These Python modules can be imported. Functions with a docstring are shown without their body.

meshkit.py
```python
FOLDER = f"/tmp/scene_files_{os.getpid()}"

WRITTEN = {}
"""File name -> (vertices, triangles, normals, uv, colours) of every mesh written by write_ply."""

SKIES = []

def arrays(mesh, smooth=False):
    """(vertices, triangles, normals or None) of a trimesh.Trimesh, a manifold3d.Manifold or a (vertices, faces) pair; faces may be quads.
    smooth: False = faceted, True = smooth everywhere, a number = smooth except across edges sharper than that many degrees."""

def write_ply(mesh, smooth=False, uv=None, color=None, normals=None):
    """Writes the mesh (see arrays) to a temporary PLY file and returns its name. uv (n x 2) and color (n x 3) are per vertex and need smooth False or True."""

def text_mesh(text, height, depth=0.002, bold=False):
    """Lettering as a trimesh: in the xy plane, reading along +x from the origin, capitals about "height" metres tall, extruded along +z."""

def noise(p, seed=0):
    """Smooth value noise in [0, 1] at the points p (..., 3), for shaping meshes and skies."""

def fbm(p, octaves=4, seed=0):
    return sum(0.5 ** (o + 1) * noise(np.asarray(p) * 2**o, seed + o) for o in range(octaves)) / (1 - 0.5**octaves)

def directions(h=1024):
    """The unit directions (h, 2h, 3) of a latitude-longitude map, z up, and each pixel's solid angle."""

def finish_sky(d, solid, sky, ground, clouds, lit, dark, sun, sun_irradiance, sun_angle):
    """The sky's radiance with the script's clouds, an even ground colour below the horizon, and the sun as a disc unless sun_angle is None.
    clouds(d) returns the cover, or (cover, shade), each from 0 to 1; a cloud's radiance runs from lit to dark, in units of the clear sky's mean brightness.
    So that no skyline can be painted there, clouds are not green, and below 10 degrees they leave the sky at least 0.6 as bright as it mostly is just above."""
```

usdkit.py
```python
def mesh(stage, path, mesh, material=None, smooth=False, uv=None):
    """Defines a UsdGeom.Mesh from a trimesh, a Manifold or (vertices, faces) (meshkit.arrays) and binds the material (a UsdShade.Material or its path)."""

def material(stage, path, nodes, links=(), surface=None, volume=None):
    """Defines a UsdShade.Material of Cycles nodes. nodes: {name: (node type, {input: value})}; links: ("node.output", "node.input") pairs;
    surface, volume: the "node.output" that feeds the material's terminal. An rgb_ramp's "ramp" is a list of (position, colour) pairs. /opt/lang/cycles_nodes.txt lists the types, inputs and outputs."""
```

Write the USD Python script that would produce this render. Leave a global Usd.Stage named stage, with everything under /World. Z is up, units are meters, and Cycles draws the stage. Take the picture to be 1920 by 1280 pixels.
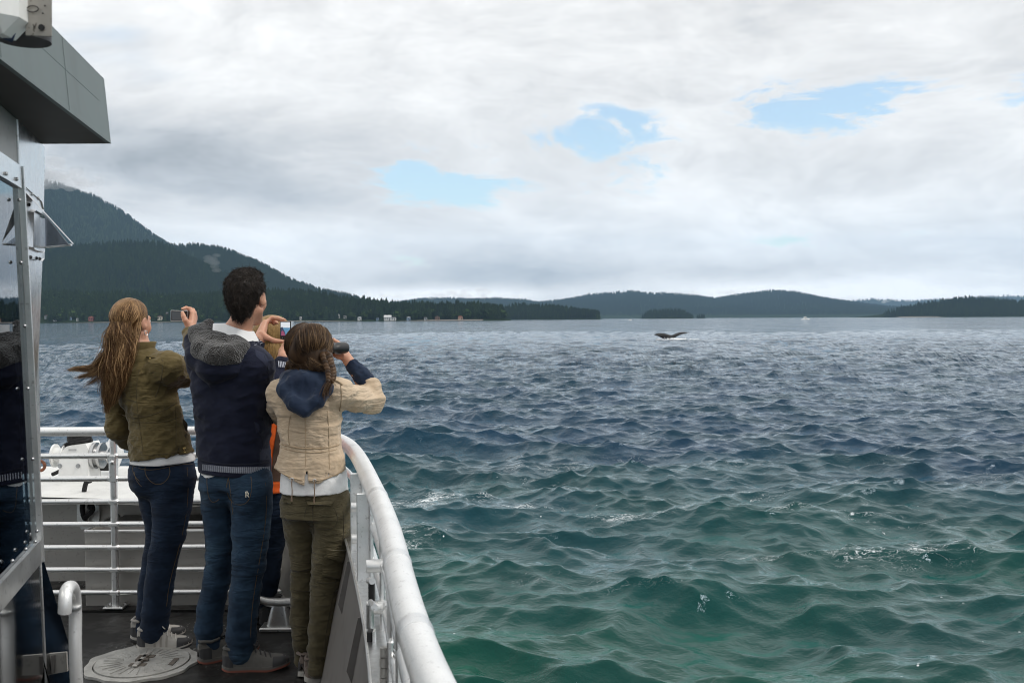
import math, random
import numpy as np
import trimesh, manifold3d as m3, usdkit, meshkit
from scipy import ndimage
from scipy.spatial import cKDTree
from shapely.geometry import Polygon, Point, box as sbox
from shapely import affinity
from pxr import Usd, UsdGeom, UsdLux, UsdShade, Sdf, Gf, Vt

stage = Usd.Stage.CreateInMemory()
UsdGeom.SetStageUpAxis(stage, 'Z')
UsdGeom.SetStageMetersPerUnit(stage, 1.0)
UsdGeom.Xform.Define(stage, '/World')
rng = np.random.default_rng(7)
random.seed(7)

# ------------------------------------------------------------------ camera, sky, sun, exposure
CAM_Z, DECK = 3.0, 1.43
PITCH, ROLL, FPX = math.radians(1.32), 0.0056, 1867.0
_f0 = np.array([0, math.cos(PITCH), -math.sin(PITCH)]); _u0 = np.array([0, math.sin(PITCH), math.cos(PITCH)]); _x0 = np.array([1.0, 0, 0])
C_R = math.cos(ROLL) * _x0 - math.sin(ROLL) * _u0
C_U = math.sin(ROLL) * _x0 + math.cos(ROLL) * _u0
EYE = np.array([0, 0, CAM_Z])
cam = UsdGeom.Camera.Define(stage, '/World/camera')
cam.CreateFocalLengthAttr(35.0); cam.CreateHorizontalApertureAttr(36.0); cam.CreateVerticalApertureAttr(36.0 * 682 / 1024)
cam.CreateFStopAttr(9.0); cam.CreateFocusDistanceAttr(6.0); cam.CreateExposureAttr(0.22)
cam.CreateClippingRangeAttr(Gf.Vec2f(0.05, 200000))
_M = np.eye(4); _M[0, :3] = C_R; _M[1, :3] = C_U; _M[2, :3] = -_f0; _M[3, :3] = EYE
cam.AddTransformOp().Set(Gf.Matrix4d(_M.tolist()))


def P(x, y, d):
    """the point at distance d (along world y) that the pixel (x, y) of the 1920 x 1280 photograph looks at"""
    v = (x - 960) / FPX * C_R - (y - 640) / FPX * C_U + _f0
    return EYE + v * (d / v[1])


class G:
    """a small builder of node graphs"""
    def __init__(s): s.n, s.l = {}, []
    def add(s, kind, out, **kw):
        name = f'n{len(s.n)}'; inp = {}
        for k, v in kw.items():
            if isinstance(v, str) and '.' in v and v.split('.')[0] in s.n: s.l.append((v, f'{name}.{k}'))
            else: inp[k] = v
        s.n[name] = (kind, inp); return f'{name}.{out}'
    def m(s, op, a, b=0.0, c=0.0, clamp=False): return s.add('math', 'value', math_type=op, value1=a, value2=b, value3=c, use_clamp=clamp)
    def mul(s, a, b): return s.m('multiply', a, b)
    def sum(s, *a):
        r = a[0]
        for x in a[1:]: r = s.m('add', r, x)
        return r
    def mix(s, f, a, b, kind='mix'): return s.add('mix', 'color', mix_type=kind, fac=f, color1=a, color2=b)
    def ss(s, v, a, b, lo=0.0, hi=1.0): return s.add('map_range', 'result', range_type='smoothstep', value=v, from_min=a, from_max=b, to_min=lo, to_max=hi, clamp=True)
    def lin(s, v, a, b, lo=0.0, hi=1.0): return s.add('map_range', 'result', range_type='linear', value=v, from_min=a, from_max=b, to_min=lo, to_max=hi, clamp=True)
    def noise(s, vec, scale=1.0, detail=2.0, rough=0.5, out='fac', dist=0.0): return s.add('noise_texture', out, dimensions='3D', vector=vec, scale=scale, detail=detail, roughness=rough, distortion=dist)
    def pos(s): return s.add('geometry', 'position')
    def obj(s): return s.add('texture_coordinate', 'object')
    def map(s, vec, scale=(1, 1, 1), loc=(0, 0, 0), rot=(0, 0, 0)): return s.add('mapping', 'vector', mapping_type='point', vector=vec, scale=scale, location=loc, rotation=rot)
    def bump(s, h, strength=0.5, dist=0.01, **k): return s.add('bump', 'normal', height=h, strength=strength, distance=dist, **k)
    def bsdf(s, **kw): return s.add('principled_bsdf', 'BSDF', **kw)
    def build(s, name, surface=None, volume=None): return usdkit.material(stage, '/World/Looks/' + name, s.n, s.l, surface=surface, volume=volume)


SUN_EL, SUN_AZ = math.radians(52), math.radians(105)          # azimuth from +y towards +x
SUN_DIR = np.array([math.sin(SUN_AZ) * math.cos(SUN_EL), math.cos(SUN_AZ) * math.cos(SUN_EL), math.sin(SUN_EL)])
sun = UsdLux.DistantLight.Define(stage, '/World/sun')
sun.CreateIntensityAttr(0.4); sun.CreateAngleAttr(12.0); sun.CreateColorAttr(Gf.Vec3f(1.0, 0.96, 0.9)); sun.CreateNormalizeAttr(True)
_z = SUN_DIR; _x = np.cross([0, 0, 1], _z); _x /= np.linalg.norm(_x); _y = np.cross(_z, _x)
_S = np.eye(4); _S[0, :3], _S[1, :3], _S[2, :3] = _x, _y, _z
sun.AddTransformOp().Set(Gf.Matrix4d(_S.tolist()))

SKY_STRENGTH = 0.1
g = G()
dv = g.add('texture_coordinate', 'generated')
sep = g.add('separate_xyz', 'x', vector=dv); n_ = sep.split('.')[0]
sx, sy, sz = n_ + '.x', n_ + '.y', n_ + '.z'
az = g.m('arctan2', sx, sy)
el = g.m('arcsine', sz)
tex = g.add('sky_texture', 'color', sky_type='single_scattering', sun_disc=False, sun_elevation=SUN_EL, sun_rotation=SUN_AZ, altitude=10.0, air_density=1.0, aerosol_density=0.6, ozone_density=1.5)
# layered clouds: noise in a space that is squeezed towards the horizon, as flat layers are
flat = g.map(dv, scale=(1.0, 1.0, 2.6))
warp = g.noise(flat, 2.2, 3, 0.5, out='color')
wv = g.add('vector_math', 'vector', math_type='multiply_add', vector1=warp, vector2=(0.35, 0.35, 0.35), vector3=flat)
nA = g.noise(wv, 3.2, 7, 0.55)
nB = g.noise(wv, 8.0, 8, 0.6)
nC = g.noise(g.map(wv, loc=(3.1, 1.7, 0.4)), 1.4, 4, 0.5)
nE = g.noise(g.map(wv, loc=(1.1, 7.7, 2.4)), 17.0, 6, 0.65)


def blob(px, py, rx, ry, tilt=0.0):
    a0, e0 = math.atan2(px - 960, FPX), (598 - py) / FPX
    da = g.mul(g.m('subtract', az, a0), FPX / rx); de = g.m('add', g.mul(g.m('subtract', el, e0), FPX / ry), g.mul(g.m('subtract', az, a0), tilt * FPX / ry))
    return g.m('exponent', g.m('multiply', g.m('add', g.m('multiply', da, da), g.m('multiply', de, de)), -1.0))


_b0 = blob
blob = lambda px, py, rx, ry, tilt=0.0: _b0(px, py + 26, rx, ry, tilt)
holes = g.sum(blob(1120, 268, 128, 72), g.mul(blob(1040, 235, 60, 26), .7), g.mul(blob(835, 318, 100, 62), .92), g.mul(blob(930, 325, 100, 18), .6), g.mul(blob(1440, 205, 62, 42), .8),
              blob(1555, 215, 85, 52), g.mul(blob(1690, 185, 140, 34), .66), g.mul(blob(1915, 215, 45, 30), .75), g.mul(blob(815, 448, 130, 28), .46), g.mul(blob(1590, 438, 190, 28), .40), g.mul(blob(740, 300, 90, 40), .62))
blob = _b0
hmask = g.m('add', holes, g.mul(g.m('subtract', nB, .5), 3.3))
hmask = g.m('add', hmask, g.mul(g.m('subtract', nE, .5), 3.6))
hm = g.mul(g.ss(hmask, .26, 1.0), g.ss(holes, .10, .32))
rare = g.ss(nC, .66, .74)
hm = g.m('maximum', hm, g.mul(rare, .8))
# brightness of the cloud: broad layers, darker undersides
br = g.sum(g.mul(g.m('subtract', nA, .5), .75), g.mul(g.m('subtract', nB, .5), .75), g.mul(g.m('subtract', nC, .5), .45), g.mul(g.m('subtract', nE, .5), .4))
dark = g.sum(g.mul(blob(330, 310, 360, 95), .28), g.mul(blob(560, 385, 330, 38), .25), g.mul(blob(900, 520, 300, 38), .3), g.mul(blob(1230, 195, 200, 42), .15), g.mul(blob(1700, 335, 200, 52), .22), g.mul(blob(250, 120, 190, 50), .09), g.mul(blob(1480, 510, 160, 22), .14), g.mul(blob(120, 300, 130, 60), .12), g.mul(blob(1840, 543, 130, 12), .22))
lite = g.sum(g.mul(blob(480, 455, 260, 50), .16), g.mul(blob(830, 553, 190, 15), .6), g.mul(blob(1560, 550, 460, 24), .46), g.mul(blob(1280, 430, 560, 60), .1), g.mul(blob(1150, 345, 300, 40), .08), g.mul(blob(700, 110, 600, 70), .05))
val = g.sum(g.mul(br, 1.0), .84, g.mul(dark, -1.0), lite)
val = g.lin(val, .25, 1.25, .40, 1.24)
# the layer is thinner overhead: an overcast sky brightens towards the zenith
zen = g.lin(sz, .25, .95, 1.0, 1.3)
val = g.mul(val, zen)
tint = g.add('rgb_ramp', 'color', fac=val, ramp=[(0.0, (.88, .94, 1.0)), (.6, (.95, .975, 1.0)), (.8, (1.0, .995, .985)), (1.0, (1.0, .995, .98))])
cloud = g.mix(1.0, tint, g.add('combine_color', 'color', r=val, g=val, b=val), 'multiply')
cloud = g.mix(1.0, cloud, (9.2, 9.2, 9.2), 'multiply')
blue = g.mix(1.0, tex, (1.7, 1.75, 1.62), 'multiply')
veil = g.mix(.18, blue, (7.8, 8.0, 8.2))
skyc = g.mix(hm, cloud, veil)
bg = g.add('background_shader', 'background', color=skyc, strength=SKY_STRENGTH)
skymat = g.build('sky_look', surface=bg)
dome = UsdLux.DomeLight.Define(stage, '/World/sky')
UsdShade.MaterialBindingAPI.Apply(dome.GetPrim()).Bind(skymat)

# ------------------------------------------------------------------ helpers
_used, _origin = {}, {}


def numbered(parent, name):
    k = (parent, name); i = _used.get(k, 0); _used[k] = i + 1
    return f'{parent}/{name}' + (f'_{i:03d}' if i else '')


def tag(prim, label=None, cat=None, group=None, kind=None):
    prim = prim.GetPrim() if hasattr(prim, 'GetPrim') else prim
    for k, v in (('label', label), ('category', cat), ('group', group), ('kind', kind)):
        if v: prim.SetCustomDataByKey(k, v)
    return prim


def obj(name, mesh, mat, parent=None, smooth=False, label=None, cat=None, group=None, kind=None):
    path = numbered(str(parent.GetPath()) if parent is not None else '/World', name)
    v, f, n = meshkit.arrays(mesh, smooth)
    top = '/'.join(path.split('/')[:3])
    if top in _origin: v = v - _origin[top]
    m = usdkit.mesh(stage, path, (v, f), mat, smooth=False)
    if n is not None:
        m.CreateNormalsAttr(Vt.Vec3fArray.FromNumpy(n.astype(np.float32))); m.SetNormalsInterpolation('vertex')
    return tag(m.GetPrim(), label, cat, group, kind)


def thing(name, label, cat, loc=(0, 0, 0), rotz=0.0, group=None):
    path = numbered('/World', name); _origin[path] = np.array(loc, float)
    x = UsdGeom.Xform.Define(stage, path)
    x.AddTranslateOp().Set(Gf.Vec3d(*map(float, loc)))
    if rotz: x.AddRotateZOp().Set(math.degrees(rotz))
    return tag(x.GetPrim(), label, cat, group)


def cat_(*ms):
    return trimesh.util.concatenate([m for m in ms if m is not None])


def bx(c, s, rz=0.0, bev=0.0):
    """a box with chamfered edges"""
    if bev > 0:
        b = min(bev, .45 * min(s))
        pts = []
        for sx_ in (-1, 1):
            for sy_ in (-1, 1):
                for sz_ in (-1, 1):
                    h = np.array([sx_ * s[0] / 2, sy_ * s[1] / 2, sz_ * s[2] / 2]); sg = np.array([sx_, sy_, sz_])
                    for k in range(3):
                        q = h - sg * b; q[k] = h[k]; pts.append(q)
        m = trimesh.convex.convex_hull(np.array(pts))
    else:
        m = trimesh.creation.box(s)
    if rz: m.apply_transform(trimesh.transformations.rotation_matrix(rz, [0, 0, 1]))
    m.apply_translation(c)
    return m


def tube(pts, r, sides=12, cap=True):
    pts = np.asarray(pts, float); n = len(pts)
    r = np.broadcast_to(np.asarray(r, float), (n,))
    t = np.gradient(pts, axis=0); t /= np.linalg.norm(t, axis=1, keepdims=True) + 1e-12
    a = np.cross(t[0], [0, 0, 1.0] if abs(t[0][2]) < .9 else [1.0, 0, 0]); a /= np.linalg.norm(a)
    A = []
    for i in range(n):
        a = a - t[i] * (a @ t[i]); a /= np.linalg.norm(a); A.append(a)
    A = np.array(A); B = np.cross(t, A)
    an = np.arange(sides) * 2 * np.pi / sides
    v = pts[:, None] + r[:, None, None] * (np.cos(an)[None, :, None] * A[:, None] + np.sin(an)[None, :, None] * B[:, None])
    i, j = np.meshgrid(np.arange(n - 1), np.arange(sides), indexing='ij')
    q = np.stack([i * sides + j, i * sides + (j + 1) % sides, (i + 1) * sides + (j + 1) % sides, (i + 1) * sides + j], -1).reshape(-1, 4)
    f = np.vstack([q[:, [0, 1, 2]], q[:, [0, 2, 3]]]); v = v.reshape(-1, 3)
    if cap:
        k = len(v); v = np.vstack([v, pts[0], pts[-1]]); jj = np.arange(sides)
        f = np.vstack([f, np.stack([np.full(sides, k), (jj + 1) % sides, jj], 1), np.stack([np.full(sides, k + 1), (n - 1) * sides + jj, (n - 1) * sides + (jj + 1) % sides], 1)])
    return trimesh.Trimesh(v, f, process=False)


def spline(pts, n=40):
    """a smooth curve through the points"""
    from scipy.interpolate import CubicSpline
    pts = np.asarray(pts, float); s = np.r_[0, np.cumsum(np.linalg.norm(np.diff(pts, axis=0), axis=1))]
    return CubicSpline(s, pts)(np.linspace(0, s[-1], n))


def rounded(pts, rad, n=6):
    """a polyline whose corners are rounded with the radius rad"""
    pts = [np.asarray(p, float) for p in pts]; out = [pts[0]]
    for a, b, c in zip(pts, pts[1:], pts[2:]):
        u, w = a - b, c - b; lu, lw = np.linalg.norm(u), np.linalg.norm(w); r = min(rad, .45 * lu, .45 * lw); p0, p1 = b + u / lu * r, b + w / lw * r
        for t in np.linspace(0, 1, n): out.append((1 - t) ** 2 * p0 + 2 * t * (1 - t) * b + t * t * p1)
    out.append(pts[-1])
    return np.array(out)


def plate(poly3, thick, direction):
    """a planar polygon (3-D points) extruded by thick along direction"""
    p = np.asarray(poly3, float); d = np.asarray(direction, float); d /= np.linalg.norm(d)
    n = len(p); c = p.mean(0)
    nrm = sum(np.cross(p[i] - c, p[(i + 1) % n] - c) for i in range(n)); nrm /= np.linalg.norm(nrm)
    u = p[1] - p[0]; u /= np.linalg.norm(u); w = np.cross(nrm, u)
    poly = [((q - c) @ u, (q - c) @ w) for q in p]
    v2, f2 = trimesh.creation.triangulate_polygon(Polygon(poly), engine='earcut')
    flat_ = c + v2[:, :1] * u + v2[:, 1:] * w
    k = len(flat_)
    ring = np.array([c + a * u + b * w for a, b in poly])
    v = np.vstack([flat_, flat_ + d * thick, ring, ring + d * thick])
    f = [list(x) for x in f2[:, ::-1]] + [list(x + k) for x in f2]
    o = 2 * k
    for i in range(n):
        j = (i + 1) % n
        f += [[o + i, o + j, o + n + j], [o + i, o + n + j, o + n + i]]
    m = trimesh.Trimesh(v, np.array(f), process=False)
    if d @ nrm < 0: m.invert()
    return m


def ell(c, r, sub=2):
    m = trimesh.creation.icosphere(sub); m.apply_scale(r); m.apply_translation(c); return m


def cyl(a, b, r, sides=20, r2=None):
    a, b = np.asarray(a, float), np.asarray(b, float)
    return tube([a, b], [r, r if r2 is None else r2], sides)
# ------------------------------------------------------------------ water
def wave_field(n=150, seed=3):
    r = np.random.default_rng(seed)
    lam = np.exp(np.linspace(math.log(.18), math.log(5.2), n)) * r.uniform(.93, 1.07, n)
    k = 2 * np.pi / lam
    th = math.radians(256) + r.normal(0, .62, n) * np.clip(1.25 - lam / 14, .55, 1.3)
    peak = .62
    amp = .0083 * lam * (np.exp(-.5 * (np.log(lam / peak) / 1.2) ** 2) + .30 * np.exp(-.5 * (np.log(lam / 3.6) / .30) ** 2)) * r.uniform(.6, 1.3, n)
    return lam, k, np.stack([np.cos(th), np.sin(th)], 1), amp, r.uniform(0, 2 * np.pi, n)


WAVES = wave_field()


def displaced(X, Y, dr):
    """choppy (trochoidal) waves; waves too short for the mesh spacing dr are left to the material"""
    lam, k, d, amp, ph = WAVES
    Z = np.zeros_like(X); DX = np.zeros_like(X); DY = np.zeros_like(X)
    # gusts: patches of rougher and smoother water
    gust = .62 + .75 * meshkit.fbm(np.stack([X / 26, Y / 40, np.zeros_like(X)], -1), 3, 5)
    for i in range(len(lam)):
        use = dr < lam[i] * 1.25
        if not use.any(): continue
        w = np.clip((lam[i] * 1.25 - dr[use]) / (lam[i] * .95), 0, 1) * amp[i] * gust[use]
        p = k[i] * (X[use] * d[i, 0] + Y[use] * d[i, 1]) + ph[i]
        c, s = np.cos(p), np.sin(p)
        Z[use] += w * c
        DX[use] -= .9 * w * d[i, 0] * s; DY[use] -= .9 * w * d[i, 1] * s
    return X + DX, Y + DY, Z


def make_water():
    r = [2.0]
    while r[-1] < 12400:
        q = r[-1]
        dr = max(.06, .22 * q * q / 2985) if q < 420 else q * .045
        if q < 7.5: dr = .25
        r.append(q + dr)
    r = np.array(r); dr = np.gradient(r)
    fine = np.radians(np.arange(-33, 33.001, .105))
    rest = np.radians(np.arange(36, 324.1, 3.0))
    th = np.r_[fine, rest]; nt = len(th)
    R, T = np.meshgrid(r, th, indexing='ij')
    dlat = np.where(np.abs(T) < .6, R * math.radians(.105), R * .05)
    step = np.maximum(np.broadcast_to(dr[:, None], R.shape), dlat)
    X, Y = R * np.sin(T), R * np.cos(T)
    X, Y, Z = displaced(X, Y, step)
    v = np.stack([X, Y, Z], -1).reshape(-1, 3)
    i, j = np.meshgrid(np.arange(len(r) - 1), np.arange(nt), indexing='ij'); j2 = (j + 1) % nt
    q = np.stack([i * nt + j, (i + 1) * nt + j, (i + 1) * nt + j2, i * nt + j2], -1).reshape(-1, 4)
    f = np.vstack([q[:, [0, 2, 1]], q[:, [0, 3, 2]]])
    return trimesh.Trimesh(v, f, process=False)


g = G()
p = g.pos()
sp = g.add('separate_xyz', 'x', vector=p).split('.')[0]
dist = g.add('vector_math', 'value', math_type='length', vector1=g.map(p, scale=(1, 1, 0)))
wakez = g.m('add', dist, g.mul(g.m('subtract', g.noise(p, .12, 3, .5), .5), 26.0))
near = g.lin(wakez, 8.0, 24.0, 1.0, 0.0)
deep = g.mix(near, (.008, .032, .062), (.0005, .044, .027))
patch = g.ss(g.noise(p, .35, 4, .55), .35, .7)
deep = g.mix(g.mul(patch, .45), deep, (.006, .030, .032))
# foam: lacy edges of stretched cells, in streaks left by the bow wave
pw = g.add('vector_math', 'vector', math_type='multiply_add', vector1=g.noise(p, 2.6, 3, .6, out='color'), vector2=(.55, .55, 0), vector3=g.map(p, scale=(.8, 1.15, 0)))
patches = g.ss(g.noise(g.map(p, scale=(.26, .62, 0), rot=(0, 0, .12)), 1.0, 5, .62), .50, .70)
fade = g.mul(g.ss(dist, 9.0, 13.0, .45, 1.0), g.ss(dist, 20.0, 42.0, 1.0, 0.0))
streak = g.m('exponent', g.mul(g.m('power', g.mul(g.m('subtract', dist, 16.5), .28), 2.0), -1.0))
amount = g.mul(patches, g.m('add', g.mul(fade, .20), g.mul(streak, .48)))
rdg = g.m('absolute', g.m('subtract', g.noise(g.map(pw, scale=(.9, 1.7, 0)), 1.5, 6, .62, dist=.6), .5))
rdg2 = g.m('absolute', g.m('subtract', g.noise(g.map(pw, scale=(.7, 1.5, 0), loc=(7, 3, 0)), 3.6, 5, .65), .5))
thin = g.m('subtract', g.mul(amount, .05), rdg)
thin2 = g.m('subtract', g.mul(amount, .04), rdg2)
fo = g.m('maximum', g.ss(thin, .0, .022), g.mul(g.ss(thin2, .0, .018), .8))
crumbs = g.ss(g.noise(p, 22.0, 5, .75), .42, .58)
fo = g.mul(fo, g.m('add', g.mul(crumbs, .8), .2))
fleck = g.add('voronoi_texture', 'distance', feature='f1', dimensions='3D', vector=g.map(p, scale=(1, 1, 0)), scale=5.0, randomness=1.0)
flk = g.mul(g.ss(fleck, .075, .05), g.mul(g.ss(g.noise(p, .5, 3, .6), .55, .66), g.ss(dist, 16.0, 30.0, 1.0, 0.0)))
fo = g.m('maximum', fo, g.mul(flk, .9))
col = g.mix(fo, deep, (.78, .82, .84))
rip1 = g.noise(g.map(p, scale=(1.0, 1.25, 1.0), rot=(0, 0, .35)), 3.4, 5, .55)
rip2 = g.noise(g.map(p, scale=(1.0, 1.5, 1.0), rot=(0, 0, -.3)), 14.0, 4, .55)
calm = g.ss(g.noise(g.map(p, scale=(1, 1.6, 0)), .16, 3, .5), .3, .65, .35, 1.0)
hgt = g.m('add', g.mul(rip1, g.mul(g.ss(dist, 8.0, 40.0, .036, .075), g.ss(dist, 100.0, 260.0, 1.0, .3))), g.mul(g.mul(rip2, g.ss(dist, 8.0, 30.0, .0032, .005)), calm))
far1 = g.noise(g.map(p, scale=(.6, 1.0, 1.0)), .7, 5, .6)
gusts = g.mul(g.ss(g.noise(g.map(p, scale=(.75, .05, 0)), 1.0, 4, .65), .36, .64, .25, 1.7), g.ss(g.noise(g.map(p, scale=(.10, .012, 0)), 1.0, 3, .6), .35, .65, .5, 1.4))
hgt = g.m('add', hgt, g.mul(g.mul(g.mul(far1, gusts), g.mul(g.ss(dist, 22.0, 90.0, 0.0, 1.0), g.ss(dist, 90.0, 260.0, 1.0, .28))), .46))
nrm = g.bump(hgt, 1.0, 1.0, filter_width=.02)
rough = g.m('add', g.mul(fo, .5), g.lin(dist, 10.0, 300.0, .03, .06))
water_mat = g.build('sea_water', surface=g.bsdf(base_color=col, roughness=rough, ior=1.333, specular_ior_level=.33, specular_tint=(.64, .81, 1.0), normal=nrm))
water = obj('sea', make_water(), water_mat, smooth=True, kind='structure', label='choppy blue green sea with streaks of foam')

# ------------------------------------------------------------------ hills, forest
g = G()
p = g.pos()
nn = g.noise(p, .012, 5, .6)
soil = g.mix(nn, (.012, .022, .012), (.028, .040, .020))
hill_mat = g.build('forest_floor', surface=g.bsdf(base_color=soil, roughness=1.0, specular_ior_level=0.0))
g = G()
p = g.pos()
beach_mat = g.build('shingle_beach', surface=g.bsdf(base_color=g.mix(g.noise(p, .06, 5, .7), (.10, .095, .085), (.24, .22, .19)), roughness=1.0, specular_ior_level=.1))


def crown_mat(name, a, b):
    g = G()
    rnd = g.add('object_info', 'random')
    pn = g.noise(g.pos(), .004, 3, .5)
    c = g.mix(rnd, a, b)
    c = g.mix(g.ss(pn, .35, .65), c, g.mix(.5, c, (.03, .05, .022)))
    return g.build(name, surface=g.bsdf(base_color=c, roughness=.9, specular_ior_level=.08))


spruce_mats = [crown_mat('spruce_needles', (.010, .022, .014), (.026, .044, .026)), crown_mat('spruce_needles_blue', (.012, .022, .018), (.022, .036, .030)), crown_mat('hemlock_needles', (.018, .034, .016), (.036, .056, .024)), crown_mat('alder_leaves', (.030, .058, .018), (.052, .082, .026))]
g = G(); bark_mat = g.build('bark', surface=g.bsdf(base_color=(.06, .045, .035), roughness=.9))


def spruce_crown(seed, h=1.0, w=.17, layers=9, bare=.08):
    """tiers of drooping boughs, each a ragged ring; unit height"""
    r = np.random.default_rng(seed); V, F = [], []
    for l in range(layers):
        t = l / (layers - 1)
        z0 = bare + (1 - bare) * t ** .93; rad = w * (1 - t) ** .8 * r.uniform(.8, 1.15) + .012
        m = 7; a0 = r.uniform(0, 6.28); k = len(V)
        top = min(z0 + (1 - bare) / layers * 1.9, 1.0)
        V.append([0, 0, top * h])
        for q in range(2 * m):
            a = a0 + q * math.pi / m; rr = rad * (r.uniform(.8, 1.25) if q % 2 == 0 else r.uniform(.35, .55))
            V.append([rr * math.cos(a), rr * math.sin(a), (z0 - (.05 if q % 2 == 0 else .0) * (1 - t)) * h])
        for q in range(2 * m): F.append([k, k + 1 + q, k + 1 + (q + 1) % (2 * m)])
    return np.array(V), np.array(F)


def round_crown(seed, n=110):
    """clumps of leaf faces through a rounded volume; about two thirds of a unit high"""
    r = np.random.default_rng(seed); V, F = [], []
    for _ in range(n):
        d = r.normal(size=3); d /= np.linalg.norm(d); c = d * r.uniform(.5, 1) ** .5 * np.array([.25, .25, .26]) + [0, 0, .34]
        s = r.uniform(.05, .09); u = r.normal(size=3); u /= np.linalg.norm(u); w = np.cross(u, r.normal(size=3)); w /= np.linalg.norm(w)
        k = len(V); V += [c + u * s, c + w * s, c - u * s, c - w * s]; F += [[k, k + 1, k + 2], [k, k + 2, k + 3]]
    return np.array(V), np.array(F)


def hill(name, prof, D, depth_f, depth_b, label, rough=6.0, nu=150, nv=46, seed=1, base_d=None, pw=1.0):
    """prof: the skyline as pixels of the photograph at the distance D; the slope falls to the water depth_f metres in front of it, and away behind"""
    pts = np.array([P(x, y, D) for x, y in prof])
    xs = np.linspace(pts[0, 0], pts[-1, 0], nu); zs = np.interp(xs, pts[:, 0], pts[:, 2])
    vs = np.r_[np.linspace(-1, 0, int(nv * .7)), np.linspace(0, 1, nv - int(nv * .7) + 1)[1:]]
    U, V = np.meshgrid(np.arange(nu), vs, indexing='ij')
    X = xs[U]; H = zs[U]
    Yd = np.where(V < 0, V * depth_f, V * depth_b)
    # the lateral position follows the line of sight only at the ridge; the slope itself is ordinary ground
    Y = D + Yd
    shape = np.where(V < 0, np.clip(1 + V, 0, 1) ** pw, 1 - V ** 1.5)
    nz = meshkit.fbm(np.stack([X / (depth_f * .5), Y / (depth_f * .5), np.full_like(X, seed * 7.3)], -1), 5, seed) - .5
    env = np.sin(np.clip(1 + V, 0, 1) * np.pi) if True else 1
    Z = H * shape + nz * rough * 2 * np.where(V < 0, env, .3)
    edge = np.minimum(np.minimum(U, nu - 1 - U) / 6.0, 1.0)
    Z = np.maximum(Z, -.0) - 2.0 * (V <= -.999) - 2.0 * (V >= .999)
    v = np.stack([X, Y, Z], -1).reshape(-1, 3)
    i, j = np.meshgrid(np.arange(nu - 1), np.arange(len(vs) - 1), indexing='ij'); w = len(vs)
    q = np.stack([i * w + j, (i + 1) * w + j, (i + 1) * w + j + 1, i * w + j + 1], -1).reshape(-1, 4)
    f = np.vstack([q[:, [0, 1, 2]], q[:, [0, 2, 3]]])
    obj(name, trimesh.Trimesh(v, f, process=False), hill_mat, smooth=True, kind='structure', label=label)
    from scipy.interpolate import RegularGridInterpolator
    hz = RegularGridInterpolator((np.arange(nu), vs), Z, bounds_error=False, fill_value=-5)
    return dict(xs=xs, vs=vs, hz=hz, D=D, df=depth_f, db=depth_b, nu=nu)


def ground_at(h, X, Y):
    u = np.interp(X, h['xs'], np.arange(h['nu'])); d = Y - h['D']; v = np.where(d < 0, d / h['df'], d / h['db'])
    return h['hz'](np.stack([np.clip(u, 0, h['nu'] - 1), np.clip(v, -1, 1)], -1))


PROTO = None


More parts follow.
